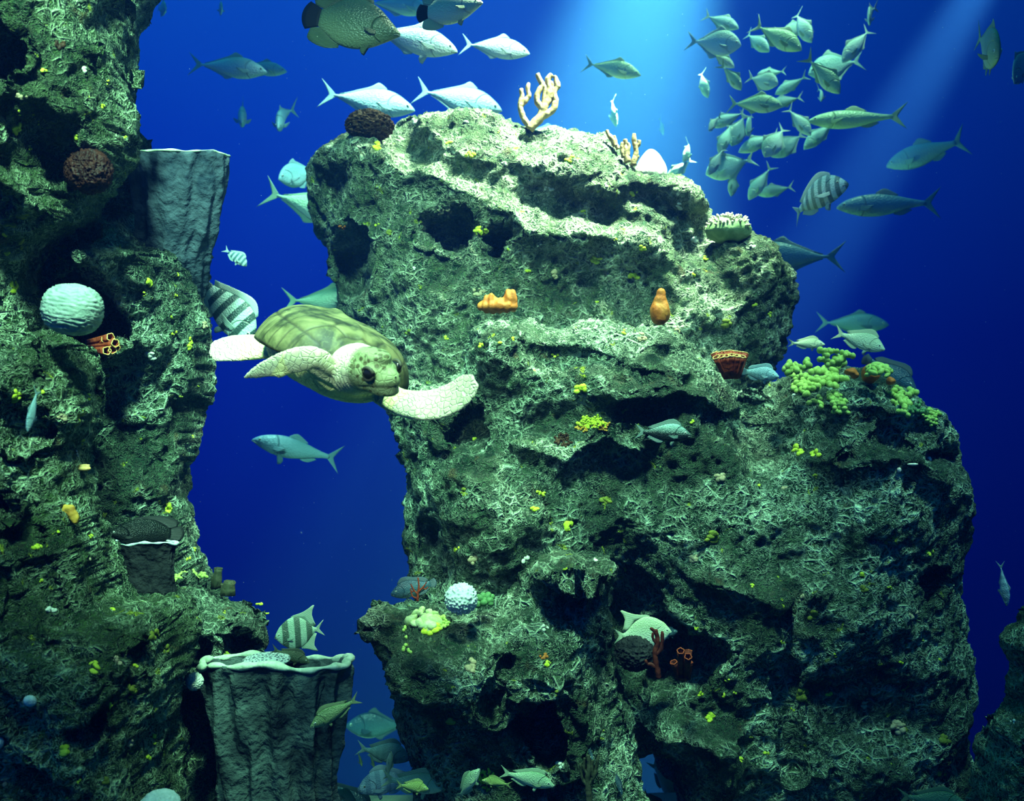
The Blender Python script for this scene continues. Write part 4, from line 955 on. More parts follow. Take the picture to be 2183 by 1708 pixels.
M['rim_pale'] = simple_mat('vase_rim_pale', (0.52, 0.66, 0.44), (0.80, 0.90, 0.66), 30, 0.7)
M['brown'] = simple_mat('sponge_dull_brown', (0.05, 0.06, 0.03), (0.10, 0.10, 0.05), 16)
M['knob'] = simple_mat('coral_knob_tips', (0.62, 0.52, 0.36), (0.80, 0.72, 0.55), 40)
M['plate'] = simple_mat('coral_plate_green', (0.16, 0.26, 0.10), (0.26, 0.36, 0.16), 20)
M['yellow'] = simple_mat('crust_yellow', (0.42, 0.52, 0.02), (0.66, 0.70, 0.06), 30, 0.7)
M['olive_crust'] = simple_mat('crust_olive', (0.14, 0.17, 0.02), (0.24, 0.26, 0.03), 30, 0.7)
M['pink_crust'] = simple_mat('crust_tan_pink', (0.36, 0.28, 0.16), (0.52, 0.42, 0.24), 30, 0.7)
M['white_crust'] = simple_mat('crust_white', (0.66, 0.68, 0.50), (0.85, 0.86, 0.70), 30, 0.7)

m, t, b = new_mat('coral_lace_white'); co = nd(t, 'ShaderNodeTexCoord').outputs['Object']
t.links.new(ramp(t, voro(t, co, 62, 'DISTANCE_TO_EDGE'), [(0.10, (0.70, 0.80, 0.72)), (0.22, (0.03, 0.06, 0.07))]), b.inputs['Base Color']); b.inputs['Roughness'].default_value = 0.7; M['lace'] = m
def frame(n):
    n = Vector(n).normalized(); a = Vector((1, 0, 0)) if abs(n.x) < .8 else Vector((0, 0, 1))
    u = (a-n*a.dot(n)).normalized(); return n, u, n.cross(u)
def branch_coral(name, base, paths, mat, label, cat='coral', bumpy=0.35, seed=1, thick=1.0):
    """paths: list of (list of px,py,dz), r0, r1 in pixels at the base's depth"""
    d = base; J = Join(); rnd = random.Random(seed)
    for pts, r0, r1 in paths:
        k = len(pts); pp = [np.array(P(p[0], p[1], d+(p[2] if len(p) > 2 else 0))) for p in pts]
        rr = [(r0+(r1-r0)*i/(k-1))*thick*d/F for i in range(k)]
        pp.append(pp[-1]+(pp[-1]-pp[-2])*0.06); rr.append(rr[-1]*0.35)
        V, Fc = sweep(pp, rr, rr, [np.array((1.0, 0.2, 0))]*len(pp), max(14, 7*k), 10)
        J.add((V, Fc))
    me = J.mesh(name); V = get_co(me); N = get_no(me); s = F/d/9.0
    V = V+N*(fbm(V*s, 2, seed)*bumpy*5*d/F)[:, None]; set_co(me, V)
    return tag(link(name, me, M[mat]), label, cat)
def clump(name, c, n, R, r, flat, count, mat, label, cat, seed, worm=False):
    """rounded lobes crowded over a dome, one colony"""
    n, u, v = frame(n); J = Join(); rnd = random.Random(seed)
    for i in range(count):
        q = (i+0.5)/count; rad = math.sqrt(q); a = i*2.39996+rnd.uniform(-.3, .3)
        x, y = rad*math.cos(a), rad*math.sin(a); z = math.sqrt(max(0, 1-rad*rad))*flat
        p = c+(u*x+v*y+n*z)*R
        nn = (u*x*flat+v*y*flat+n*max(z, .25)).normalized() if flat > 0 else n
        f0, f1, f2 = frame(nn); ang = rnd.uniform(0, 6.28); e = f1*math.cos(ang)+f2*math.sin(ang); g = nn.cross(e)
        k = r*rnd.uniform(.75, 1.2)
        J.add(ellipsoid(p, (nn, e, g), (k*1.0, k*(1.7 if worm else 1.0), k*.9), 8, 10))
    return tag(link(name, J.mesh(name), M[mat]), label, cat)
def on_surface(px, py, **k):
    p, n = hit(px, py, **k); return Vector(p), Vector(n)
def lobes(name, spots_px, r_px, mat, label, seed, cat='coral', per=2, wild=1.0):
    """lobes laid over the rock surface wherever the list of pixels meets it"""
    J = Join(); rnd = random.Random(seed)
    for (px, py) in spots_px:
        for q in range(per):
            x = px+rnd.uniform(-1, 1)*r_px*wild; y = py+rnd.uniform(-1, 1)*r_px*wild
            p, n = on_surface(x, y); n0, u, v = frame(n); a = rnd.uniform(0, 6.28); e = u*math.cos(a)+v*math.sin(a); g = n0.cross(e)
            k = r_px*p.y/F*rnd.uniform(.8, 1.15)
            # a short bent worm of three swellings
            for s_ in (-1, 0, 1):
                J.add(ellipsoid(p+n0*k*0.45+e*k*s_*0.95+g*k*0.35*abs(s_), (n0, e, g), (k*.85, k*.8, k*.68), 7, 10))
    return tag(link(name, J.mesh(name), M[mat]), label, cat)
def ball(name, c, n, R, mat, label, cat, seed, sq=1.0, style='brain', rings=70, seg=110, low=-0.6):
    n, u, v = frame(n); V = []; Fc = []
    for i in range(rings+1):
        th = math.pi*i/rings
        for k in range(seg):
            ph = 2*math.pi*k/seg; V.append((math.sin(th)*math.cos(ph), math.sin(th)*math.sin(ph), math.cos(th)))
    for i in range(rings):
        for k in range(seg):
            k2 = (k+1) % seg; Fc.append((i*seg+k, (i+1)*seg+k, (i+1)*seg+k2, i*seg+k2))
    V = np.array(V)
    if style == 'brain':
        V = np.sign(V)*np.abs(V)**0.86; dsp = 0.026*np.sin(44*V[:, 2]+4.0*vnoise(V*4.5, 4)+1.6*vnoise(V*11, 2))+0.012*vnoise(V*20, 5)
    elif style == 'spiky':
        dsp = 0.13*np.clip(0.52-worley(V*5.5, seed), -0.1, 1)*2
    elif style == 'crinkle':
        dsp = 0.16*ridged(V*4.6, 3, seed)+0.07*ridged(V*12, 2, 3)
    elif style == 'pits':
        dsp = -0.10*(1-sstep(0.15, 0.42, worley(V*6.5, seed)))+0.03*vnoise(V*9, 2)
    else:
        dsp = 0.03*fbm(V*3, 3, seed); V = V*np.stack([1-.38*V[:, 2], 1-.38*V[:, 2], 1+0*V[:, 2]], 1)
    V = V*(1+dsp)[:, None]
    Wv = np.array(c)+R*(V[:, :1]*np.array(u)+V[:, 1:2]*np.array(v)+V[:, 2:3]*np.array(n)*sq)
    return tag(link(name, np_mesh(name, Wv, Fc), M[mat]), label, cat)
def vase(name, cx, top, bot, d, prof, mat, label, seed, tilt=0.0, flute=0.10, depth=0.5, ell=0.6, rimmat='rim_pale', fold=0.0, lean=0.0, rim_w=5, hollow=0.5):
    """goblet sponge: prof = list of (pixel y, left x, right x)"""
    nr, ns = 70, 120; rows = cr_interp(prof, nr); V = []; Fc = []; s = d/F
    def ring(y, xl, xr, t, k_, inner=1.0, lift=0):
        out = []
        for k in range(ns):
            a = 2*math.pi*k/ns; c_ = (xl+xr)/2; r_ = (xr-xl)/2*inner
            fl = 1+flute*t*(math.sin(a*5+seed)+0.6*math.sin(a*9+seed*2+t*3))+0.02*math.sin(a*17+t*9)
            zz = y-rim_w*0.7*(math.sin(a*3+seed)+.6*math.sin(a*7))*(1-t)**6+tilt*math.sin(a)*r_
            fo = fold*sstep(0.02, 0.3, t)*(math.sin(a*13+seed+1.5*math.sin(t*5))+0.5*math.sin(a*21+t*4))
            out.append(((c_+r_*fl*math.cos(a)-1091.5)*s+fo*math.cos(a), d+lean*t*t+r_*fl*math.sin(a)*ell*s+fo*math.sin(a), CZ+(854-zz+lift)*s))
        return out
    for i in range(nr):
        t = i/(nr-1); V += ring(rows[i, 0], rows[i, 1], rows[i, 2], t, i)
    for i in range(nr-1):
        for k in range(ns):
            k2 = (k+1) % ns; Fc.append((i*ns+k, i*ns+k2, (i+1)*ns+k2, (i+1)*ns+k))
    b0 = len(V); n_in = 14; y0 = rows[0, 0]
    for i in range(n_in):
        q = i/(n_in-1); r = rows[min(nr-1, int(q*nr*hollow))]
        V += ring(r[0], r[1], r[2], min(1, q*hollow), i, 0.90-0.25*q)
    for i in range(n_in-1):
        for k in range(ns):
            k2 = (k+1) % ns; Fc.append((b0+i*ns+k, b0+(i+1)*ns+k, b0+(i+1)*ns+k2, b0+i*ns+k2))
    for k in range(ns): Fc.append((k, b0+k, b0+(k+1) % ns, (k+1) % ns))
    Fc.append(tuple(b0+(n_in-1)*ns+k for k in range(ns)))
    me = np_mesh(name, V, Fc); V = get_co(me); N = get_no(me)
    V = V+N*(0.012*fbm(V*9, 3, seed)+0.005*ridged(V*26, 2, seed))[:, None]; set_co(me, V)
    o = tag(link(name, me, M[mat]), label, 'sponge')
    # thickened pale lip running round the mouth
    pts = [np.array(p) for p in ring(y0, rows[0, 1], rows[0, 2], 0, 0, 0.97)]; J = Join(); m = 10; n = len(pts); VV = []; FF = []
    for i in range(n):
        tn = pts[(i+1) % n]-pts[i-1]; tn /= np.linalg.norm(tn); w = np.array((0, 0, 1.0)); nn = np.cross(tn, w); rr = rim_w*s*(1+0.35*math.sin(i*0.7)+0.25*math.sin(i*0.23))
        for k in range(m):
            a = 2*math.pi*k/m; VV.append(pts[i]+w*rr*0.8*math.cos(a)+nn*rr*math.sin(a))
    for i in range(n):
        for k in range(m): i2, k2 = (i+1) % n, (k+1) % m; FF.append((i*m+k, i*m+k2, i2*m+k2, i2*m+k))
    link('rim', np_mesh('rim', VV, FF), M[rimmat], o)
    return o
vase('vase_sponge', 380, 330, 560, 4.88, [(332,276,487),(345,277,486),(380,282,479),(430,284,464),(480,280,450),(530,266,424),(575,262,408),(620,290,392)], 'grey_vase', 'large pale grey vase sponge standing on the back reef column by the upper pillar', 3, tilt=-0.06, flute=0.10, fold=0.008, lean=0.30, rim_w=3, ell=0.7)
vase('bowl_sponge', 312, 1158, 1250, 4.35, [(1157,246,378),(1163,247,376),(1180,254,372),(1210,258,372),(1240,252,374),(1262,246,378)], 'black_vase', 'small dark bowl sponge with a thin white rim under the black fish', 5, flute=0.08, rim_w=3.2, tilt=0.02, ell=0.4, rimmat='white')
vase('vase_sponge', 590, 1410, 1700, 4.35, [(1412,428,748),(1424,430,747),(1450,437,738),(1500,448,730),(1560,456,722),(1620,464,712),(1680,466,706),(1760,462,716),(2060,440,740)], 'dark_vase', 'huge dark fluted vase sponge with a pale wavy rim at the bottom left', 7, flute=0.08, fold=0.022, rim_w=8, tilt=0.03, ell=0.4)

# big brain coral head and other rounded heads
c, n = on_surface(158, 712); ball('brain_coral', P(155, 660, 3.72), (0.15, -0.10, .98), 59*3.72/F, 'brain', 'large round pale brain coral with wavy ridges on the left reef mass', 'coral', 2, 0.92)
ball('spiky_sponge', P(983, 1277, 4.38), (0, -0.1, 1), 34*4.38/F, 'white', 'white knobbly ball sponge sitting on the lower boulder', 'sponge', 5, 0.95, 'spiky')
ball('brain_coral', P(340, 1722, 3.55), (0, -0.35, 1), 44*3.55/F, 'white', 'pale pitted coral dome rising over the bottom edge at the left', 'coral', 8, 0.72, 'pits')
c, n = on_surface(66, 1492); ball('pitted_coral', c+n*0.005, n, 14*c.y/F, 'white', 'tiny white pitted coral knob low on the mossy left mass', 'coral', 4, 0.8, 'pits', 40, 60)
c, n = on_surface(1, 1580); ball('pitted_coral', P(-2, 1580, c.y)-Vector((0, .02, 0)), n, 16*c.y/F, 'white', 'white pitted coral knob cut by the left edge of the picture', 'coral', 6, 0.8, 'pits', 40, 60)
o_ = down(P(788, 0, 6.3).x, 6.3, only=('reef_dome',)); 
ball('bush_sponge', P(788, 268, hit(788, 300)[0].y+0.08), (0, 0, 1), 43*6.2/F, 'bush', 'dark brown crinkly bush sponge on the left crest of the dome', 'sponge', 7, 0.62, 'crinkle', 110, 170)
c, n = on_surface(189, 368); ball('bush_sponge', P(189, 366, c.y-0.08), (0, -1, .3), 43*c.y/F, 'black_maroon', 'dark maroon crinkly sponge in the hollow of the upper left pillar', 'sponge', 9, 0.9, 'crinkle', 90, 140)
ball('bush_sponge', P(1352, 1393, 4.72), (0, -.2, 1), 38*4.72/F, 'black_vase', 'black crinkly bush sponge before the angular pale fish', 'sponge', 11, 0.85, 'crinkle', 90, 140)
V_ = ball('cone_coral', P(1388, 358, hit(1388, 385)[0].y+.16), (0, 0, 1), 31*6.2/F, 'white_crust', 'smooth pale cone-shaped coral on the right slope of the dome', 'coral', 12, 1.25, 'smooth')
ball('pale_mound', P(415, 1453, 4.2), (0.1, -1, .2), 17*4.2/F, 'white_crust', 'small pale rough lump in the shadow left of the big vase sponge', 'coral', 14, 0.6, 'crinkle')
ball('coral_disc', P(568, 1407, 4.37), (0, -.06, 1), 50*4.37/F, 'lace', 'flat pale lace-patterned coral lying in the mouth of the big vase sponge', 'coral', 15, 0.14, 'pits')

# branching corals
b_ = hit(1132, 292)[0].y
b1, b2_, b3 = hit(1315, 332)[0].y, hit(1338, 358)[0].y, hit(1354, 368)[0].y
branch_coral('finger_coral', b_, [([(1128,276),(1150,252),(1158,232),(1165,215),(1172,190),(1168,172),(1176,160)],8,4.5),
 ([(1130,272),(1118,255),(1111,238),(1109,222),(1112,205),(1111,190)],5.5,3.6), ([(1110,226),(1120,216),(1128,204),(1125,192),(1127,178)],4.5,3.4),
 ([(1150,250),(1166,243),(1180,232),(1184,216),(1181,200),(1187,180),(1183,163)],7,3.6), ([(1156,232),(1146,218),(1145,204),(1152,190),(1156,180),(1150,168),(1146,158)],6,3.8),
 ([(1160,228),(1174,210),(1180,196),(1176,182),(1172,175)],5,3.5), ([(1160,222),(1160,204),(1162,188),(1158,176)],5,3.5), ([(1182,196),(1190,184),(1189,176)],4,3.2)],
 'tan', 'tall tan finger coral with many upright branches on the crest of the dome', seed=4, thick=1.3)
branch_coral('finger_coral', b1, [([(1312,312),(1306,298),(1298,288),(1294,278)],5,3.2), ([(1308,302),(1310,295),(1309,290)],3.5,2.8),
 ([(1318,318),(1312,306),(1310,294)],4,3)], 'tan', 'leftmost of three small tan finger corals beside the pale cone', seed=5, thick=1.3)
branch_coral('finger_coral', b2_, [([(1338,346),(1334,328),(1334,312),(1332,298)],6,3.2), ([(1330,336),(1326,318),(1327,304)],4.5,3),([(1338,332),(1340,315),(1338,305)],4,3)], 'tan', 'middle of three small tan finger corals beside the pale cone', seed=6, thick=1.3)
branch_coral('finger_coral', b3, [([(1350,352),(1354,334),(1356,318),(1352,302),(1352,286)],5.5,3.2), ([(1355,318),(1362,308),(1363,300)],3.5,2.8),([(1352,345),(1358,338),(1359,332)],3.5,2.8)], 'tan', 'rightmost of three small tan finger corals beside the pale cone', seed=7, thick=1.3)
branch_coral('twig_coral', 4.50, [([(890,1282),(891,1265),(893,1250),(891,1233)],2.6,1.4), ([(891,1268),(882,1258),(876,1246)],2,1.2), ([(892,1262),(902,1252),(909,1242)],2.2,1.2), ([(882,1260),(878,1262),(875,1256)],1.6,1.2), ([(900,1254),(908,1256),(912,1252)],1.6,1.1), ([(889,1276),(880,1272),(876,1262)],1.7,1.1)], 'red', 'small red twig coral on the lower boulder in front of the dark blue fish', bumpy=0.1, seed=8)
branch_coral('branching_coral', 4.45, [([(1405,1446),(1400,1420),(1396,1392),(1402,1368),(1398,1345)],6,4.5), ([(1402,1424),(1390,1418),(1380,1416),(1376,1408)],4.5,3), ([(1398,1396),(1410,1382),(1412,1360),(1411,1348)],5,3.2), ([(1398,1350),(1390,1342),(1386,1340)],3.5,2.5), ([(1399,1372),(1392,1362),(1392,1350)],3.5,2.6)], 'maroon', 'dark red branching coral standing on the lower right ledge', seed=9)
branch_coral('branching_coral', 3.95, [([(1256,1760),(1256,1700),(1252,1660),(1256,1640),(1254,1612)],8,4.5), ([(1254,1676),(1243,1664),(1239,1648),(1238,1630)],5,3.2), ([(1255,1672),(1266,1656),(1272,1634),(1276,1612)],5,3), ([(1252,1650),(1245,1640),(1246,1618)],4,3), ([(1264,1656),(1262,1640),(1263,1622)],4,3)], 'brown', 'dark branching coral rising from the bottom edge under the dim fish', seed=10)

# knobbly plate coral on the right of the dome
bs = P(1560, 478, hit(1560, 512)[0].y-.06); J = Join(); VV, FF = ellipsoid(bs+Vector((0, .1, -.02)), ((1, 0, 0), (0, 1, 0), (0, 0, 1)), (0.145, 0.13, 0.085), 22, 40); J.add((VV, FF))
pc = link('plate_coral', J.mesh('plate_coral'), M['plate']); tag(pc, 'round greenish cauliflower coral with pale knobs on the right shoulder of the dome', 'coral')
V = get_co(pc.data); V = V+get_no(pc.data)*(0.010*fbm(V*30, 2, 4))[:, None]; set_co(pc.data, V)
J = Join(); rnd = random.Random(3)
for i in range(150):
    a = rnd.uniform(0, 6.28); q = rnd.uniform(0.05, 1.0)
    nrm = Vector((math.cos(a)*q, math.sin(a)*q, math.sqrt(max(0, 1-q*q))+.02)).normalized()
    c = bs+Vector((0, .1, -.02))+Vector((nrm.x*.145, nrm.y*.13, nrm.z*.085))+nrm*rnd.uniform(0, .012)
    J.add(ellipsoid(c, frame(nrm), (rnd.uniform(.010, .018), rnd.uniform(.006, .010), rnd.uniform(.006, .010)), 6, 7))
link('knobs', J.mesh('knobs'), M['knob'], pc)

# sponges: lumps, bottle, tube bundles
def blob_sponge(name, parts, mat, label, voxel=0.008, ribs=0.0, seed=1, cat='sponge'):
    J = Join()
    for c, ax, r in parts: J.add(ellipsoid(c, ax, tuple(q*1.16 for q in r), 14, 20))
    me = remeshed(name, J.mesh(name), voxel, 6); V = get_co(me); N = get_no(me)
    V = V+N*(ribs*np.sin(V[:, 0]*170+3*vnoise(V*9, 2))+0.006*fbm(V*16, 2, seed))[:, None]; set_co(me, V)
    return tag(link(name, me, M[mat]), label, cat)
X3 = ((1, 0, 0), (0, 1, 0), (0, 0, 1)); d_ = 5.05; s_ = d_/F
blob_sponge('ribbed_sponge', [(P(1062, 654, d_), X3, (38*s_, 22*s_, 13*s_)), (P(1046, 643, d_), X3, (14*s_, 14*s_, 15*s_)), (P(1034, 652, d_), X3, (10*s_, 12*s_, 13*s_)), (P(1088, 640, d_), X3, (14*s_, 14*s_, 22*s_)), (P(1072, 648, d_), X3, (14*s_, 14*s_, 12*s_))], 'orange', 'orange ribbed two-humped sponge on the top left of the central mass', 0.006, 0.004)
blob_sponge('bottle_sponge', [(P(1407, 668, d_), X3, (19*s_, 17*s_, 24*s_)), (P(1408, 645, d_), X3, (13*s_, 12*s_, 18*s_)), (P(1409, 627, d_), X3, (10*s_, 9*s_, 13*s_)), (P(1416, 664, d_), X3, (10*s_, 17*s_, 22*s_)), (P(1398, 665, d_), X3, (9*s_, 17*s_, 20*s_))], 'orange', 'orange bottle-shaped sponge standing alone on the central mass', 0.006, 0.0)
def tube_bundle(name, tubes, d, mat, lipmat, label, partname='tube'):
    root = None
    for (bx, by, bd, tx, ty, td, r0, r1) in tubes:
        a = np.array(P(bx, by, d+bd)); b2 = np.array(P(tx, ty, d+td)); s = d/F; ax = (b2-a); ln = np.linalg.norm(ax); ax /= ln
        path = [a, a+(b2-a)*.4, a+(b2-a)*.8, b2, b2-(b2-a)*.05, b2-(b2-a)*.35]; rr = [r0*s, (r0*.6+r1*.4)*s, r1*s, r1*s*1.12, r1*s*.72, r1*s*.45]
        V = []; Fc = []; m = 20; _, u, v = frame(ax)
        for i, (p, r) in enumerate(zip(path, rr)):
            for k in range(m):
                an = 2*math.pi*k/m; rad = r*(1+.10*math.sin(an*5+bx)); V.append(Vector(p)+u*rad*math.cos(an)+v*rad*math.sin(an))
        for i in range(len(path)-1):
            for k in range(m): k2 = (k+1) % m; Fc.append((i*m+k, i*m+k2, (i+1)*m+k2, (i+1)*m+k))
        Fc.append(tuple(range(m-1, -1, -1))); Fc.append(tuple((len(path)-1)*m+k for k in range(m)))
        me = np_mesh(partname, V, Fc); 
        if root is None:
            root = bpy.data.objects.new(name, None); C.objects.link(root); root.location = P(bx, by, d); root.empty_display_size = .05
            tag(root, label, 'sponge'); bpy.context.view_layer.update()
        o = link(partname, me, M[mat], root); o.matrix_parent_inverse = Matrix.Translation(-root.location)
        J = Join(); rim = [Vector(b2)+(u*math.cos(q)+v*math.sin(q))*r1*s*1.0*(1+.10*math.sin(q*5+bx)) for q in np.linspace(0, 2*math.pi, 21)]
        J.add(sweep([np.array(q) for q in rim], [1.3*s]*21, [1.3*s]*21, [ax]*21, 30, 6)); l_ = link('lip', J.mesh('lip'), M[lipmat], o)
    return root
tube_bundle('tube_sponge', [(1548+i*4,806,(-.05 if k else .04),1522+i*11+(5 if k else 0),(748 if not k else 757)+abs(i-3)*1.5,(-.10 if k else .05),6,7.5) for k in (0, 1) for i in range(7 if not k else 6)], 4.98, 'red', 'lip_orange', 'dark red tube sponge cluster with orange lips on the central mass')
tube_bundle('tube_sponge', [(190,730,.05,236,719,-.08,7,8),(192,738,.05,246,732,-.10,7,8),(192,746,.05,240,746,-.10,7,8),(190,742,.1,224,724,-.05,6,7),(190,750,.05,228,748,-.12,7,8),(196,735,.1,250,742,-.06,6,6)], 4.45, 'red', 'lip_orange', 'red tube sponge pointing out of the dark hollow beside the brain coral')
tube_bundle('tube_sponge', [(1457+int(10*math.cos(k*1.05)),1448,.02*math.sin(k),1457+int((22 if k % 2 else 12)*math.cos(k*1.05)),1412-int(12*(k % 3)),-.10*math.sin(k*1.05)-.03,5,7) for k in range(14)], 4.55, 'maroon', 'red', 'dark red tube cluster on the lower right ledge beside the branching coral')
tube_bundle('tube_sponge', [(462,1252,0,466,1212,0,11,8),(458,1254,.03,458,1228,.02,9,7)], 4.9, 'brown', 'brown', 'dull brown tube sponge behind the rounded ledge, the taller of two')
tube_bundle('tube_sponge', [(486,1268,0,490,1240,0,15,11),(478,1268,.03,478,1246,.02,9,7)], 4.85, 'brown', 'brown', 'dull brown barrel sponge on the rounded ledge, the shorter of two')
c, n = on_surface(157, 1092)
blob_sponge('ear_sponge', [(c+Vector((.0, -.03, .0))+Vector((dx*c.y/F, 0, -dy*c.y/F)), X3, (rx*c.y/F, 8*c.y/F, rz*c.y/F)) for dx, dy, rx, rz in ((-3,-10,13,8),(-12,-2,6,8),(4,2,12,10),(10,10,8,9),(12,18,5,7))], 'amber', 'amber lobed sponge on the lower left reef mass', 0.005, 0.002)
c, n = on_surface(180, 997)
blob_sponge('shell', [(P(180, 999, c.y-.03), X3, (13*c.y/F, .012, 5.5*c.y/F)), (P(180, 992, c.y-.03), X3, (12*c.y/F, .010, 2.6*c.y/F))], 'lip_orange', 'small orange light reflection on the edge of the left reef mass', 0.003, 0.0, cat='shell')  # orange reflected light, built as a small solid oval
for x, y, w, h_, lb in ((1917,1002,4,5,'tiny pale oval chip on the right side of the central mass, leftmost of three glints'), (1945,990,11,2.5,'tiny pale stick-like chip between two oval glints'), (1981,979,5,6,'tiny pale oval chip nearest the right edge of the central mass')):
    c, n = on_surface(x, y); blob_sponge('pale_glint', [(P(x, y, c.y-.012), X3, (w*c.y/F, .008, h_*c.y/F))], 'glint', lb, 0.004, 0, cat='glint')  # lamp reflections in the viewing glass, built as small pale solids

# lobed green corals
rnd = random.Random(5)
def spread(polys, n):
    out = []
    for (x, y, rx, ry) in polys:
        for i in range(n): q = math.sqrt((i+.5)/n); a = i*2.4; out.append((x+rx*q*math.cos(a), y+ry*q*math.sin(a)))
    return out
lobes('lobed_coral', spread([(1780,768,34,14)], 8), 9.0, 'lobe', 'green finger-lobed coral at the very top of the right shoulder', 11)
lobes('lobed_coral', spread([(1700,792,24,12)], 6), 9.0, 'lobe', 'small green lobed coral just right of the pale blue grouper', 12)
lobes('lobed_coral', spread([(1760,812,38,20)], 11), 9.5, 'lobe', 'largest green lobed coral patch in the middle of the right shoulder', 13)
lobes('lobed_coral', spread([(1715,825,22,12)], 5), 9.0, 'lobe', 'green lobed coral patch low on the left of the largest one', 14)
lobes('lobed_coral', spread([(1762,852,36,9),(1790,866,10,8)], 5), 8.0, 'lobe', 'lowest strip of green lobed coral hanging over the pale crust', 15)
lobes('lobed_coral', spread([(1925,858,20,26)], 8), 9.0, 'lobe', 'green lobed coral on the far right slope, upper one', 16)
lobes('lobed_coral', spread([(1955,872,18,14)], 5), 5.5, 'lobe_dark', 'dull lobed coral between the two green ones on the far right slope', 17)
lobes('lobed_coral', spread([(1985,890,14,16)], 6), 6.0, 'lobe', 'green lobed coral on the far right slope, lower one', 18)
c, n = on_surface(1872, 812); clump('lobed_coral', P(1872, 800, 5.0), (0, -.3, 1), 27*5.0/F, 6.5*5.0/F, .8, 26, 'lobe', 'round green lobed coral in front of the orange sponge', 'coral', 19, True)
blob_sponge('ribbed_sponge', [(P(1856, 797, 5.15), X3, (16*.0025, .05, 20*.0025)), (P(1868, 788, 5.18), X3, (12*.0025, .04, 14*.0025)), (P(1899, 812, 5.1), X3, (7*.0025, .03, 8*.0025))], 'orange', 'orange sponge showing behind the round green lobed coral', 0.007, 0.003)
c, n = on_surface(1812, 795); blob_sponge('ribbed_sponge', [(P(1812, 793, 5.1), X3, (10*.0025, .04, 8*.0025)), (P(1822, 800, 5.1), X3, (6*.0025, .04, 7*.0025))], 'orange', 'little orange sponge right of the top green lobed coral', 0.006, 0.002)
c, n = on_surface(215, 1262); clump('lobed_coral', c-Vector((0, -.01, 0)), (0, -.8, .5), 24*c.y/F, 8.5*c.y/F, .5, 13, 'lobe', 'green worm-lobed coral on the lower left mass beside the bowl sponge', 'coral', 23, True)
clump('lobed_coral', P(1035, 1284, 4.5), (0, -.4, 1), 20*4.5/F, 8*4.5/F, .6, 13, 'lobe_dark', 'dark green lobed coral right of the white knobbly sponge', 'coral', 24)
lobes('lobed_coral', spread([(943,1330,8,14)], 5), 5.5, 'lobe', 'bright green lobed coral at the right edge of the pale crusted ledge', 25)
lobes('lobed_coral', [(862,1345),(870,1358),(862,1382),(866,1392)], 5, 'lobe', 'thin trail of green lobes down the left of the pale crusted ledge', 26, per=1)
lobes('lobed_coral', spread([(405,1230,36,6)], 10), 5, 'lobe', 'bright green knobbly crust along the top of the rounded ledge', 27)
lobes('bead_coral', spread([(1262,900,30,9)], 12), 4.5, 'yellow', 'yellow beaded coral on a ledge of the central mass', 28, per=3)
lobes('bead_coral', spread([(1242,912,14,8),(1284,910,12,7)], 6), 3.5, 'amber', 'orange beads under the yellow beaded coral', 29, per=2)
lobes('bead_coral', spread([(1200,940,18,14)], 12), 4, 'bush', 'brown beaded coral low and left of the yellow beads', 30, per=2)
lobes('bead_coral', spread([(1035,1660,22,22)], 12), 3.5, 'yellow', 'yellow beaded coral behind the climbing green grunt at the bottom', 31, per=2)

# scattered encrusting growths
def crust(px, py, rx, ry, mat, label, grp, seed):
    p, n = on_surface(px, py); n0, u, v = frame(n); rnd = random.Random(seed); s = p.y/F
    J = Join(); k = max(3, int(rx*ry/14))
    for i in range(min(k, 16)):
        a = rnd.uniform(0, 6.28); q = math.sqrt(rnd.random())
        x_, y_ = px+rx*q*math.cos(a)*.8, py+ry*q*math.sin(a)*.8
        pp, nn = on_surface(x_, y_)
        if (pp-p).length > 0.12: continue
        g0, g1, g2 = frame(nn); r = rnd.uniform(.35, .7)*min(rx, ry)*s+.002
        J.add(ellipsoid(pp+g0*r*.1, (g0, g1, g2), (r*.55, r*rnd.uniform(.7, 1.2), r*rnd.uniform(.6, 1)), 7, 9))
    if not J.V: return
    me = J.mesh('encrusting_sponge'); V = get_co(me); N = get_no(me); V = V+N*(0.0035*fbm(V*60, 2, seed))[:, None]; set_co(me, V)
    return tag(link('encrusting_sponge', me, M[mat]), label, 'sponge', grp)
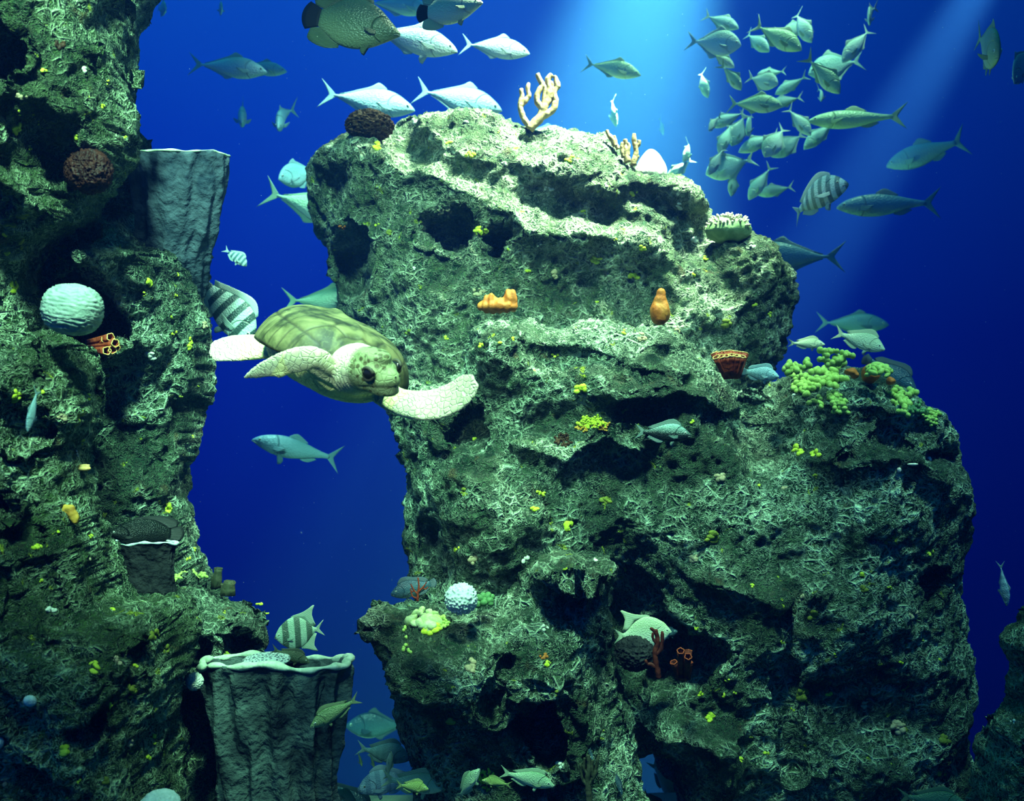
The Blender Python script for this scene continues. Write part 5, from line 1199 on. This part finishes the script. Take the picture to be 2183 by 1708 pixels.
CR = [
 ('upper left pillar', [(245,75,8,13,'yellow'),(92,152,9,6,'yellow'),(229,172,4,12,'yellow'),(35,272,9,14,'yellow'),(64,318,6,11,'yellow'),(42,240,4,7,'yellow'),(179,145,8,9,'white_crust'),(45,205,16,7,'pink_crust'),(128,95,12,10,'bush'),(162,292,6,5,'yellow'),(20,478,9,9,'olive_crust'),(12,500,7,6,'yellow'),(46,520,7,12,'olive_crust'),(14,537,6,6,'yellow'),(218,225,4,10,'yellow'),(83,262,4,8,'yellow'),(268,296,4,10,'yellow')]),
 ('back left column', [(318,602,10,9,'yellow'),(308,628,5,7,'yellow'),(375,632,4,5,'yellow'),(378,585,5,4,'yellow'),(404,733,7,14,'yellow'),(370,710,7,6,'yellow'),(366,678,5,4,'yellow'),(438,690,6,16,'pink_crust'),(320,760,12,10,'white_crust'),(386,850,5,9,'olive_crust'),(423,822,3,8,'yellow'),(412,930,3,6,'yellow'),(357,1085,9,12,'yellow'),(340,1070,5,8,'olive_crust'),(218,1098,11,8,'olive_crust'),(402,1193,5,6,'yellow'),(417,1170,3,7,'yellow')]),
 ('lower left mass', [(30,612,8,18,'yellow'),(34,842,10,16,'yellow'),(92,838,5,7,'yellow'),(191,846,6,10,'yellow'),(184,802,3,8,'yellow'),(132,888,9,12,'pink_crust'),(176,945,5,9,'yellow'),(165,968,6,9,'white_crust'),(184,968,5,12,'yellow'),(78,1166,13,9,'yellow'),(86,1237,6,5,'yellow'),(193,1143,5,5,'yellow'),(125,1132,5,4,'yellow'),(110,1298,16,7,'white_crust'),(194,1196,5,8,'pink_crust'),(240,1298,6,5,'yellow'),(330,1355,11,12,'olive_crust'),(355,1385,8,10,'olive_crust'),(253,1408,8,10,'pink_crust'),(200,1422,9,20,'yellow'),(288,1420,6,4,'yellow'),(280,1475,12,16,'olive_crust'),(235,1504,5,5,'yellow'),(139,1599,11,12,'yellow'),(329,1577,6,12,'yellow'),(280,1582,8,9,'pink_crust'),(317,1615,6,5,'yellow'),(224,1664,8,11,'olive_crust'),(168,1668,6,8,'yellow'),(12,1660,8,18,'pink_crust')]),
 ('rounded ledge', [(447,1270,7,9,'yellow'),(478,1306,3,6,'yellow'),(552,1287,7,5,'yellow'),(484,1398,10,7,'yellow'),(570,1310,3,6,'yellow')]),
 ('reef dome', [(802,312,14,9,'yellow'),(955,303,12,7,'yellow'),(1002,328,16,7,'yellow'),(1215,340,9,9,'yellow'),(946,452,18,9,'pink_crust'),(1024,492,15,11,'yellow'),(732,484,13,6,'orange'),(806,480,9,5,'yellow'),(828,495,13,7,'olive_crust'),(898,468,8,10,'olive_crust'),(1350,412,11,7,'yellow'),(1480,510,9,9,'white_crust'),(1447,440,8,9,'white_crust'),(1076,348,7,6,'white_crust'),(1294,396,6,7,'white_crust'),(1272,553,13,10,'yellow'),(1352,588,12,10,'yellow'),(1371,530,12,7,'yellow'),(1505,552,9,7,'yellow'),(1605,523,6,11,'white_crust'),(1610,648,7,7,'yellow'),(1640,672,6,9,'yellow'),(1548,692,10,12,'olive_crust'),(1272,645,5,5,'yellow'),(1128,578,7,6,'yellow'),(1182,585,9,9,'pink_crust'),(1022,622,16,9,'pink_crust'),(1084,530,6,6,'yellow'),(1368,720,9,11,'pink_crust'),(1480,585,6,5,'yellow'),(1170,402,12,6,'white_crust'),(1245,452,13,5,'yellow'),(952,720,6,5,'yellow'),(880,572,5,8,'white_crust'),(894,612,5,5,'olive_crust'),(870,708,7,8,'olive_crust'),(712,530,3,9,'yellow'),(885,258,7,7,'white_crust'),(992,258,7,6,'white_crust'),(1148,522,8,4,'white_crust'),(1310,510,6,4,'yellow')]),
 ('central mass', [(1066,732,8,5,'yellow'),(1027,738,6,11,'yellow'),(1182,756,9,6,'yellow'),(1328,708,8,6,'yellow'),(1445,708,12,8,'pink_crust'),(1240,830,15,12,'yellow'),(1266,698,7,5,'white_crust'),(1095,722,5,5,'yellow'),(1474,785,6,4,'white_crust'),(1012,935,5,4,'yellow'),(1702,962,12,13,'yellow'),(1740,968,13,9,'yellow'),(1736,1012,7,6,'yellow'),(1670,1040,9,7,'pink_crust'),(1535,1016,11,11,'pink_crust'),(1620,1036,6,5,'yellow'),(1475,898,5,5,'yellow'),(1688,845,8,7,'white_crust'),(1153,1052,12,8,'yellow'),(1139,1084,9,8,'yellow'),(1291,1070,12,10,'olive_crust'),(1213,1122,10,10,'yellow'),(975,1172,7,9,'yellow'),(1008,1194,10,10,'pink_crust'),(1175,1112,5,9,'olive_crust'),(1478,1190,9,10,'pink_crust'),(1516,1145,16,12,'olive_crust'),(1979,1178,11,8,'yellow'),(1840,1258,8,12,'olive_crust'),(1733,1312,10,13,'olive_crust'),(1948,1312,13,9,'pink_crust'),(1845,1502,9,11,'pink_crust'),(1915,1550,14,14,'pink_crust'),(2016,1577,12,13,'olive_crust'),(1711,1480,13,13,'olive_crust'),(1511,1528,10,13,'yellow'),(1485,1342,6,5,'yellow'),(1551,1449,6,5,'yellow'),(1567,1478,5,4,'yellow'),(1542,1484,5,8,'yellow'),(1494,1482,5,6,'yellow'),(1690,1515,5,8,'yellow'),(1636,1607,9,4,'yellow'),(1578,1618,6,8,'yellow'),(1840,1225,5,6,'yellow'),(1897,1252,5,5,'yellow'),(1968,1368,4,8,'yellow'),(2004,1410,6,5,'yellow'),(1767,1478,7,8,'yellow'),(1922,1412,5,5,'yellow'),(2008,1650,8,9,'olive_crust'),(1668,1370,5,5,'yellow'),(1602,1572,5,5,'olive_crust'),(1330,1214,8,5,'yellow'),(1602,1248,5,5,'yellow'),(1780,1398,5,5,'yellow'),(990,1050,8,10,'olive_crust'),(1710,1275,7,8,'pink_crust'),(1890,1155,5,5,'olive_crust')]),
 ('lower boulder', [(1160,1400,14,7,'orange'),(1165,1416,9,7,'yellow'),(1002,1420,10,22,'pink_crust'),(1150,1538,12,7,'pink_crust'),(1195,1630,10,8,'white_crust'),(960,1540,12,10,'olive_crust'),(1162,1338,8,7,'white_crust'),(1265,1195,8,6,'white_crust'),(1118,1192,8,8,'white_crust'),(1205,1214,9,5,'yellow'),(905,1322,38,26,'cream_green'),(900,1310,26,14,'cream_green'),(918,1340,24,14,'yellow'),(890,1650,8,6,'yellow'),(1185,1480,5,8,'olive_crust')]),
 ('corner rock', [(2160,1538,12,5,'white_crust'),(2178,1448,4,8,'yellow'),(2160,1430,4,4,'white_crust')]),
]
cname = {'yellow': 'lemon yellow', 'olive_crust': 'dull olive', 'pink_crust': 'tan', 'white_crust': 'whitish', 'bush': 'brown', 'orange': 'orange', 'cream_green': 'creamy green'}
MARKS = [(189,366,'maroon crinkly sponge'),(380,430,'grey vase sponge'),(155,657,'brain coral'),(225,735,'red hollow tube sponge'),(157,1092,'amber sponge'),(180,997,'orange reflection'),(312,1160,'dark bowl sponge'),
 (215,1262,'green worm-lobed coral'),(66,1492,'white pitted knob'),(340,1700,'pitted coral dome'),(590,1450,'big vase sponge'),(125,205,'upper pillar hollow'),(70,872,'slim grey fish'),(486,1255,'brown barrel sponge'),
 (788,262,'dark bush sponge'),(1130,270,'tall finger coral'),(1388,345,'pale cone coral'),(1560,478,'cauliflower coral'),(1062,645,'orange two-humped sponge'),(1408,655,'orange bottle sponge'),(767,585,'big oval hole of the dome'),(975,545,'wide dark hole of the dome'),(1068,566,'small round hole of the dome'),
 (1555,775,'red tube cluster'),(1618,797,'pale blue grouper'),(1760,820,'largest lobed coral'),(1872,800,'round lobed coral'),(1955,870,'far right lobed corals'),(1262,900,'yellow beaded coral'),(1412,924,'dark arched wrasse'),(1002,902,'hole under the turtle flipper'),
 (1945,990,'three pale glints'),(1200,1190,'pale shelf'),(983,1277,'white knobbly sponge'),(890,1265,'red twig coral'),(1145,1482,'square dark hollow'),(1400,1400,'dark red branching coral'),(1457,1415,'dark red tube cluster'),(1256,1660,'dark branching coral'),(1986,1700,'green fish at the bottom'),(1122,1660,'large green grunt'),(905,1322,'pale crusted ledge'),(2139,1243,'small fish in the right gap'),(707,757,'sea turtle')]
seen = {}; i = 0
for where, lst in CR:
    for (x, y, rx, ry, mt) in lst:
        i += 1; ds = sorted((math.hypot(x-a, y-b), n, a, b) for a, b, n in MARKS)
        size = 'tiny' if rx*ry < 36 else 'small' if rx*ry < 90 else 'larger'; lab = None
        for di, nm, a, b in ds[:7]:
            dx, dy = x-a, y-b; k = 'near' if di < 60 else 'some way'
            side = ('above' if dy < 0 else 'below') if abs(dy) > 1.6*abs(dx) else ('left of' if dx < 0 else 'right of') if abs(dx) > 1.6*abs(dy) else ('up and ' if dy < 0 else 'down and ')+('left of' if dx < 0 else 'right of')
            lab = '%s %s growth on the %s, %s%s the %s' % (size, cname[mt], where, 'just ' if di < 60 else 'well ' if di > 170 else '', side, nm)
            if lab not in seen and len(lab.split()) <= 16: break
        else:
            lab = lab.replace('growth', 'round growth')
        seen[lab] = 1
        crust(x, y, rx, ry, mt, lab, 'encrusting growths on the %s' % where, i)

# drifting specks
V = []; Fc = []; rnd = random.Random(77)
for i in range(900):
    d = rnd.uniform(3.0, 11); p = P(rnd.uniform(-50, 2230), rnd.uniform(-50, 1750), d); r = rnd.uniform(.0007, .0016)*(d/5)**.5
    k = len(V); V += [p+Vector(q)*r for q in ((1, 0, 0), (-1, 0, 0), (0, 1, 0), (0, -1, 0), (0, 0, 1), (0, 0, -1))]
    Fc += [(k, k+2, k+4), (k+2, k+1, k+4), (k+1, k+3, k+4), (k+3, k, k+4), (k+2, k, k+5), (k+1, k+2, k+5), (k+3, k+1, k+5), (k, k+3, k+5)]
tag(link('drifting_specks', np_mesh('drifting_specks', V, Fc, False), M['white_crust']), 'fine white specks drifting through the water', 'particles', kind='stuff')
